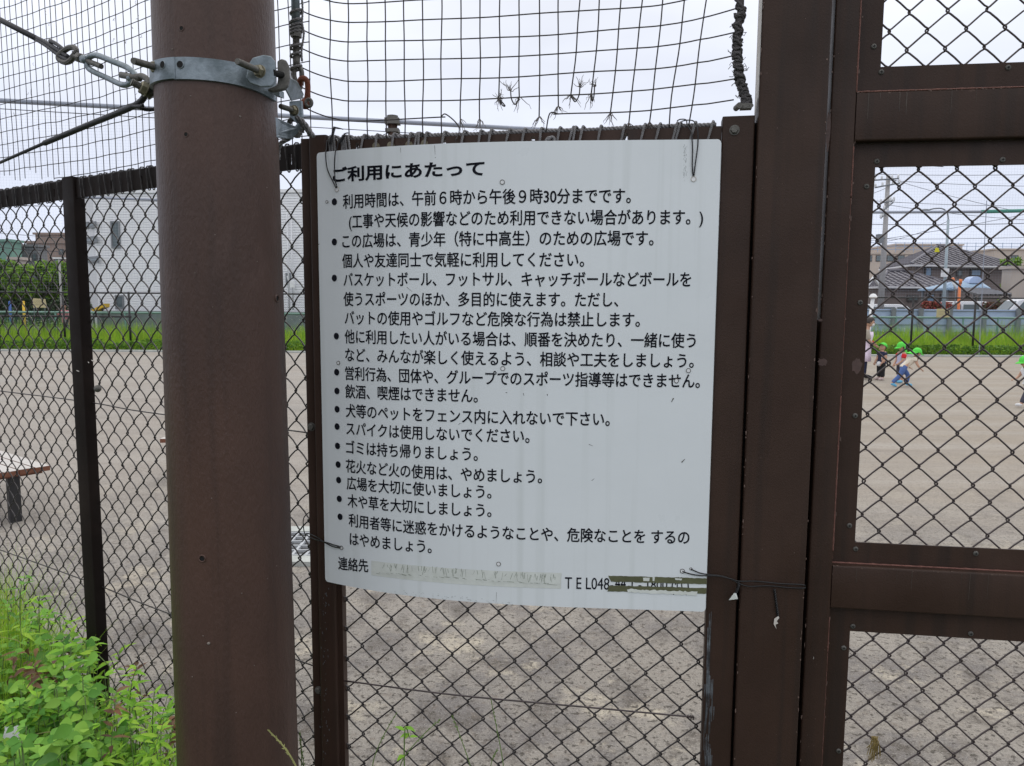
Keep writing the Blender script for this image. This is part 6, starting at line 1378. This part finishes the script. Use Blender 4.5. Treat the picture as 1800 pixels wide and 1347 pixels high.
def person(label, base, yaw, J, S, top, sleeve, leg, shoes, legm, topm, hat=None, hair='short', pitch=0.0, look=0.0, extra=None, shorts=False, sleevem=None, group='people playing on the pitch'):
    """J: joints in metres, x forward, y left, z up; S: overall thickness scale"""
    Mx = Matrix.Rotation(yaw, 3, 'Z'); base = V((base.x, base.y, 0)); T = lambda p: base + Mx @ V(p); J = {k: T(v) for k, v in J.items()}
    t = thing('person', label, 'person', tuple(base), group)
    r = dict(pelvis=.085, waist=.078, chest=.09, neck=.036, headb=.05, shL=.044, shR=.044, elL=.030, elR=.030, wrL=.021, wrR=.021, paL=(.026, .013), paR=(.026, .013), hipL=.070, hipR=.070, knL=.047, knR=.047, anL=.032, anR=.032, heL=.030, heR=.030, toL=.026, toR=.026)
    r = {k: (tuple(x * S for x in v) if isinstance(v, tuple) else v * S) for k, v in r.items()}
    P_, E_, R_ = chain([('pelvis', 'waist', 'chest', 'neck', 'headb'), ('chest', 'shL', 'elL', 'wrL', 'paL'), ('chest', 'shR', 'elR', 'wrR', 'paR'), ('pelvis', 'hipL', 'knL', 'anL', 'toL'), ('pelvis', 'hipR', 'knR', 'anR', 'toR')], J, r)
    vs, fs = skin_mesh(P_, E_, R_); b = MB(); b.add(vs, fs, 0)
    for s_ in 'LR':           # fingers, curled and unequal, with a side thumb
        w_, p = J['wr' + s_], J['pa' + s_]; d = (p - w_).normalized(); x = d.cross(V((0, 0, 1)) if abs(d.z) < .9 else V((0, 1, 0))).normalized(); y = d.cross(x)
        for k, l in enumerate((.040, .046, .043, .034)):
            o = p + x * (k - 1.5) * .0125 * S + d * .006; b.tube([o, o + d * l * S * .5 + y * .004, o + d * l * S * .8 + y * .016 * S, o + d * l * S * .85 + y * .03 * S], [.0068 * S, .0064 * S, .0058 * S, .0045 * S], 5)
        o = w_.lerp(p, .5) - x * .02 * S; b.tube([o, o - x * .012 * S + d * .018 * S, o - x * .012 * S + d * .036 * S + y * .01], [.009 * S, .008 * S, .006 * S], 5)
    hd = J['headb']; HM = Mx @ Matrix.Rotation(look, 3, 'Z') @ Matrix.Rotation(pitch, 3, 'Y'); hs_ = top['head']; fx, fz = HM @ V((1, 0, 0)), HM @ V((0, 0, 1)); fy = HM @ V((0, 1, 0)); hc = hd + fz * hs_ * .42
    # head: skull tapering to the jaw, with nose, ears, eyes and mouth
    vh = []; fh = []; nn, hh = 16, 12
    for i in range(hh + 1):
        th = math.pi * i / hh
        for k in range(nn):
            g = 2 * math.pi * k / nn; cx, cy, cz = math.sin(th) * math.cos(g), math.sin(th) * math.sin(g), math.cos(th)
            w_ = 1 - .22 * max(0, -cz) ** 1.2; q = hc + fx * (cx * .46 * hs_ * (1 if cx < 0 else .94) * w_ + .03 * hs_ * max(0, -cz)) + fy * (cy * .40 * hs_ * w_) + fz * (cz * .52 * hs_); vh.append(q)
    for i in range(hh):
        for k in range(nn): fh.append((i * nn + k, (i + 1) * nn + k, (i + 1) * nn + (k + 1) % nn, i * nn + (k + 1) % nn))
    b.add(vh, fh, 0); b.tube([hd - fz * .05 * hs_, hc], [.20 * hs_, .22 * hs_], 10)
    b.tube([hc + fx * .42 * hs_ + fz * .04 * hs_, hc + fx * .50 * hs_ - fz * .08 * hs_, hc + fx * .42 * hs_ - fz * .11 * hs_], [.03 * hs_, .055 * hs_, .04 * hs_], 6)
    for s_ in (-1, 1):
        b.ball(hc + fx * .395 * hs_ + fy * s_ * .16 * hs_, .038 * hs_, .05 * hs_, .036 * hs_, 8, 1); b.ball(hc + fy * s_ * .395 * hs_ - fz * .04 * hs_ - fx * .02 * hs_, .07 * hs_, .03 * hs_, .11 * hs_, 8, 0)
    b.ball(hc + fx * .405 * hs_ - fz * .24 * hs_, .035 * hs_, .10 * hs_, .025 * hs_, 8, 2)
    b.build('body', [SKIN, EYE, LIP], t, smooth=True)
    g = top['grow']; rr = {k: (tuple(x + g for x in v) if isinstance(v, tuple) else v + g) for k, v in r.items()}
    J2 = dict(J); J2['slL'] = J['shL'].lerp(J['elL'], sleeve); J2['slR'] = J['shR'].lerp(J['elR'], sleeve); rr['slL'] = rr['slR'] = r['elL'] + g * 1.6; rr['hem'] = r['pelvis'] + g * 1.7; J2['hem'] = J['pelvis'] + (J['pelvis'] - J['waist']) * .45; J2['collar'] = J['chest'].lerp(J['neck'], .75); rr['collar'] = r['neck'] + g * 1.2
    P_, E_, R_ = chain([('waist', 'chest', 'collar'), ('waist', 'pelvis', 'hem'), ('chest', 'shL'), ('chest', 'shR')] + ([('shL', 'slL'), ('shR', 'slR')] if sleevem is None else []), J2, rr); b = MB(); b.add(*skin_mesh(P_, E_, R_)); b.build('shirt', topm, t, smooth=True)
    if sleevem is not None:
        for s_ in 'LR':
            b = MB(); P_, E_, R_ = chain([('sh' + s_, 'sl' + s_)], J2, {k: v + .003 if not isinstance(v, tuple) else v for k, v in rr.items()}); b.add(*skin_mesh(P_, E_, R_)); b.build('sleeve', sleevem, t, smooth=True)
    lg = {k: (v + g * .7 if not isinstance(v, tuple) else v) for k, v in r.items()}; J2['cuL'] = J['knL'].lerp(J['anL'], leg); J2['cuR'] = J['knR'].lerp(J['anR'], leg); lg['cuL'] = lg['cuR'] = (r['anL'] if leg > .5 else r['knL']) + g * 1.4
    P_, E_, R_ = chain([('pelvis', 'waist'), ('pelvis', 'hipL', 'knL', 'cuL'), ('pelvis', 'hipR', 'knR', 'cuR')], J2, lg); b = MB(); b.add(*skin_mesh(P_, E_, R_)); b.build('shorts' if shorts else 'trousers', legm, t, smooth=True)
    for s_ in 'LR':
        a, o = J['an' + s_], J['to' + s_]; d = (o - a); fl = V((d.x, d.y, 0)); hl = a - V((0, 0, max(.0, 0))) ; b = MB(); P_ = [a - d.normalized() * .01 * S, a.lerp(o, .15) - ZUP * .01, a.lerp(o, .6), o + d.normalized() * .02 * S]; b.add(*skin_mesh(P_, [(0, 1), (1, 2), (2, 3)], [.036 * S, .040 * S, .036 * S, .030 * S])); b.build('shoe', shoes, t, smooth=True)
    # hair and cap
    b = MB(); hv = []; hf = []
    for i in range(9):
        th = math.pi * .60 * i / 8
        for k in range(16):
            gg = 2 * math.pi * k / 16; cut = 1.0 if math.cos(gg) < .35 else .62; th2 = th * cut; hv.append(hc + fx * (math.sin(th2) * math.cos(gg) * .495 * hs_) + fy * (math.sin(th2) * math.sin(gg) * .435 * hs_) + fz * (math.cos(th2) * .56 * hs_))
    for i in range(8):
        for k in range(16): hf.append((i * 16 + k, i * 16 + (k + 1) % 16, i * 16 + 16 + (k + 1) % 16, i * 16 + 16 + k))
    b.add(hv, hf)
    if hair == 'tail':
        b.tube(smooth_path([hc - fx * .1 * hs_ - fz * .25 * hs_ - fy * .36 * hs_, hc + fx * .12 * hs_ - fz * .55 * hs_ - fy * .42 * hs_, hc + fx * .10 * hs_ - fz * .95 * hs_ - fy * .40 * hs_, hc + fx * .0 * hs_ - fz * 1.25 * hs_ - fy * .36 * hs_], 4), [.10 * hs_] * 6 + [.07 * hs_] * 4 + [.03 * hs_] * 3, 8)
    if hair == 'bun': b.ball(hc - fx * .42 * hs_ - fz * .15 * hs_, .22 * hs_, .26 * hs_, .24 * hs_, 10)
    b.build('hair', HAIR, t, smooth=True)
    if hat:
        b = MB(); tilt = Matrix.Rotation(hat.get('tilt', 0), 3, 'Y'); HX, HY_, HZ = HM @ tilt @ V((1, 0, 0)), fy, HM @ tilt @ V((0, 0, 1)); cv = []; cf = []; o = hc + HZ * .08 * hs_
        for i in range(9):
            th = math.pi * .52 * i / 8
            for k in range(20):
                gg = 2 * math.pi * k / 20; cv.append(o + HX * (math.sin(th) * math.cos(gg) * .56 * hs_) + HY_ * (math.sin(th) * math.sin(gg) * .50 * hs_) + HZ * (math.cos(th) * .56 * hs_))
        for i in range(8):
            for k in range(20): cf.append((i * 20 + k, i * 20 + (k + 1) % 20, i * 20 + 20 + (k + 1) % 20, i * 20 + 20 + k))
        b.add(cv, cf); bv = []
        for k in range(9):    # brim
            gg = R(-62 + 124 * k / 8); c_, s_ = math.cos(gg), math.sin(gg); p = o + HX * (.55 * hs_ * c_) + HY_ * (.49 * hs_ * s_) - HZ * .01 * hs_; q = p + HX * (.38 * hs_ * max(.15, c_)) + HY_ * (.06 * hs_ * s_) - HZ * (.14 * hs_); bv += [p, q, q - HZ * .02 * hs_, p - HZ * .03 * hs_]
        b.add(bv, [f for k in range(8) for f in ((4 * k, 4 * k + 4, 4 * k + 5, 4 * k + 1), (4 * k + 1, 4 * k + 5, 4 * k + 6, 4 * k + 2), (4 * k + 2, 4 * k + 6, 4 * k + 7, 4 * k + 3))]); ho = b.build('cap', CAP, t, smooth=True)
        if hat.get('flap'):
            b = MB(); fv = []
            for k in range(11):
                gg = R(95 + 170 * k / 10); c_, s_ = math.cos(gg), math.sin(gg)
                for j in range(5):
                    f = j / 4; p = o + HX * ((.555 + .10 * f) * hs_ * c_) + HY_ * ((.50 + .02 * f) * hs_ * s_); fv.append(p + (-HZ * (1 - hat.get('fly', 0)) - HX * hat.get('fly', 0)) * (f * .95 * hs_) + HZ * .012 * hs_ * math.sin(k * 1.7))
            b.add(fv, [(k * 5 + j, k * 5 + j + 1, k * 5 + j + 6, k * 5 + j + 5) for k in range(10) for j in range(4)]); b.build('neck_flap', CAP, ho, smooth=True)
    return t, J, (hc, fx, fy, fz, hs_), T
def stand(h, sx=0.0, arms=None, stance=.055):   # relaxed standing joints for height h (child or adult given head share)
    J = dict(pelvis=(0, 0, .47 * h), waist=(0, 0, .56 * h), chest=(.005, 0, .685 * h), neck=(0, 0, .775 * h), headb=(.008, 0, .815 * h))
    for s_, y in (('L', 1), ('R', -1)):
        J['sh' + s_] = (0, y * .115 * h, .735 * h); J['el' + s_] = (-.01, y * .145 * h, .58 * h); J['wr' + s_] = (.03, y * .14 * h, .46 * h); J['pa' + s_] = (.045, y * .135 * h, .42 * h)
        J['hip' + s_] = (0, y * .055 * h, .45 * h); J['kn' + s_] = (.01, y * .06 * h, .25 * h); J['an' + s_] = (0, y * .065 * h, .055 * h); J['to' + s_] = (.115 * h, y * .08 * h, .028 * h)
    if arms: J.update(arms)
    return J
# child in navy, looking up towards the adult on the left
f1 = onz(1548, 668); h = .82
J = stand(h); J.update(elR=(.0, -.13, .49), wrR=(.08, -.11, .40), paR=(.10, -.10, .375), elL=(.0, .13, .49), wrL=(.08, .12, .40), paL=(.10, .11, .375))
t, J1, hd1, T1 = person('small child in navy top and black trousers looking up at the adult', f1, R(193), J, .98, dict(head=.165, grow=.014), .62, .93, SHOEP, BLK, NAVY, dict(tilt=-.25), 'short', -.45, R(20))
b = MB(); c = J1['waist'] + V((-.02, -.075, .05)); b.ball(c, .028, .014, .03, 10); b.build('badge', WHITEC, t, smooth=True)
b = MB(); c = J1['paR'].lerp(J1['paL'], .5) + V((0, -.05, -.01)); b.ball(c, .05, .045, .055, 12); tag(b.build('plastic_bag', mat('thin_white_plastic', (.66, .68, .72), .3), None, smooth=True, org=c), 'small white plastic bag held by the child in navy', 'bag')
# child in red and grey, facing left with hands in front
f2 = onz(1582, 673); h = .86
J = stand(h); J.update(elR=(.03, -.125, .49), wrR=(.115, -.07, .40), paR=(.14, -.04, .385), elL=(.04, .12, .49), wrL=(.12, .06, .40), paL=(.145, .03, .39), waist=(-.01, 0, .48), chest=(.0, 0, .585))
person('child in red-sleeved grey top and dark shorts facing left', f2, R(186), J, .90, dict(head=.17, grow=.014), .75, .28, SHOEB, DGREY, GREYC, dict(flap=1, tilt=.05), 'short', .10, 0, shorts=True, sleevem=REDC)
# running girl
f3 = onz(1583, 680); h = .88
J = dict(pelvis=(0.03, 0, .395), waist=(.09, 0, .455), chest=(.185, 0, .535), neck=(.245, 0, .60), headb=(.268, 0, .63),
         shL=(.20, .09, .575), elL=(.13, .14, .47), wrL=(.20, .12, .39), paL=(.23, .11, .375), shR=(.215, -.09, .57), elR=(.255, -.125, .455), wrR=(.325, -.12, .375), paR=(.352, -.115, .36),
         hipL=(.03, .05, .375), knL=(.165, .055, .235), anL=(.135, .055, .065), toL=(.235, .06, .028), hipR=(.02, -.05, .375), knR=(-.055, -.05, .22), anR=(-.20, -.05, .075), toR=(-.115, -.055, .022))
person('girl in cream T-shirt and blue jeans running to the right', f3, R(-4), J, .84, dict(head=.165, grow=.010), .45, .96, SHOEB, DENIM, CREAMC, dict(flap=1, fly=.55, tilt=.05), 'tail', .22, 0)
# child at the right edge, striding
f4 = onz(1806, 716); h = .86
J = dict(pelvis=(0, 0, .40), waist=(.02, 0, .47), chest=(.05, 0, .57), neck=(.07, 0, .645), headb=(.08, 0, .675), shL=(.045, .095, .61), elL=(-.04, .13, .52), wrL=(.02, .13, .43), paL=(.045, .13, .41), shR=(.045, -.095, .61), elR=(.10, -.12, .50), wrR=(.17, -.10, .45), paR=(.195, -.095, .45),
         hipL=(0, .05, .38), knL=(.075, .055, .225), anL=(.14, .055, .055), toL=(.225, .06, .045), hipR=(0, -.05, .38), knR=(-.03, -.05, .21), anR=(-.14, -.05, .08), toR=(-.07, -.055, .025))
person('child in white top and dark striped trousers walking at the right edge', f4, R(178), J, .78, dict(head=.17, grow=.012), .5, .95, SHOEW, DGREY, WHITEC, dict(flap=1), 'short', .1, 0)
# adult in lilac apron, half hidden by the gate
f5 = onz(1516, 666); h = 1.47
J = stand(h); J.update(chest=(.02, 0, 1.0), neck=(.05, 0, 1.135), headb=(.075, 0, 1.19), shL=(.03, .165, 1.075), elL=(.12, .20, .875), wrL=(.27, .17, .745), paL=(.33, .16, .70), elR=(.06, -.21, .86), wrR=(.16, -.13, .80), paR=(.20, -.09, .80))
t, J5, (hc, fx, fy, fz, hs_), T5 = person('adult in a lilac apron and face mask reaching down to the small child', f5, R(-14), J, 1.10, dict(head=.215, grow=.014), .95, .95, BLK, NAVY, KHAKI, None, 'bun', .22, 0)
b = MB(); n_ = 20; vs = []
lv = [(.40, .165, .125), (.55, .155, .12), (.66, .15, .118), (.76, .14, .115), (.86, .135, .12), (.97, .145, .13), (1.06, .12, .125)]
for z, ry, rx in lv:
    for k in range(n_ + 1):
        g = R(-118 + 236 * k / n_); wv = 1 + (.05 * math.sin(k * 2.1) if z < .7 else 0); vs.append(T5((rx * 1.15 * math.cos(g) * wv + .01 + .02 * (z > .9), ry * 1.12 * math.sin(g) * wv, z)))
b.add(vs, [(i * (n_ + 1) + k, i * (n_ + 1) + k + 1, (i + 1) * (n_ + 1) + k + 1, (i + 1) * (n_ + 1) + k) for i in range(len(lv) - 1) for k in range(n_)]); ao = b.build('apron', LILAC, t, smooth=True); ao.modifiers.new('solid', 'SOLIDIFY').thickness = .006
b = MB(); b.ball(T5((.165, -.06, .84)), .02, .02, .03, 8); b.build('pocket_badge', REDC, ao, smooth=True)
b = MB(); b.ball(hc + fx * .30 * hs_ - fz * .20 * hs_, .20 * hs_, .30 * hs_, .20 * hs_, 12, 0, Matrix((fx, fy, fz)).transposed()); b.build('mask', MASK, t, smooth=True)
# someone in pink far off behind the left post
f6 = V((atY(113, 540, 31.9).x, 31.9, 0)); J = stand(1.62); J.update(elR=(.05, -.26, 1.0), wrR=(.20, -.2, 1.1), paR=(.26, -.18, 1.14))
person('distant person in a pink top behind the left fence post', f6, R(-100), J, 1.15, dict(head=.225, grow=.02), .9, .95, BLK, DGREY, PINK, None, 'short', 0, 0)
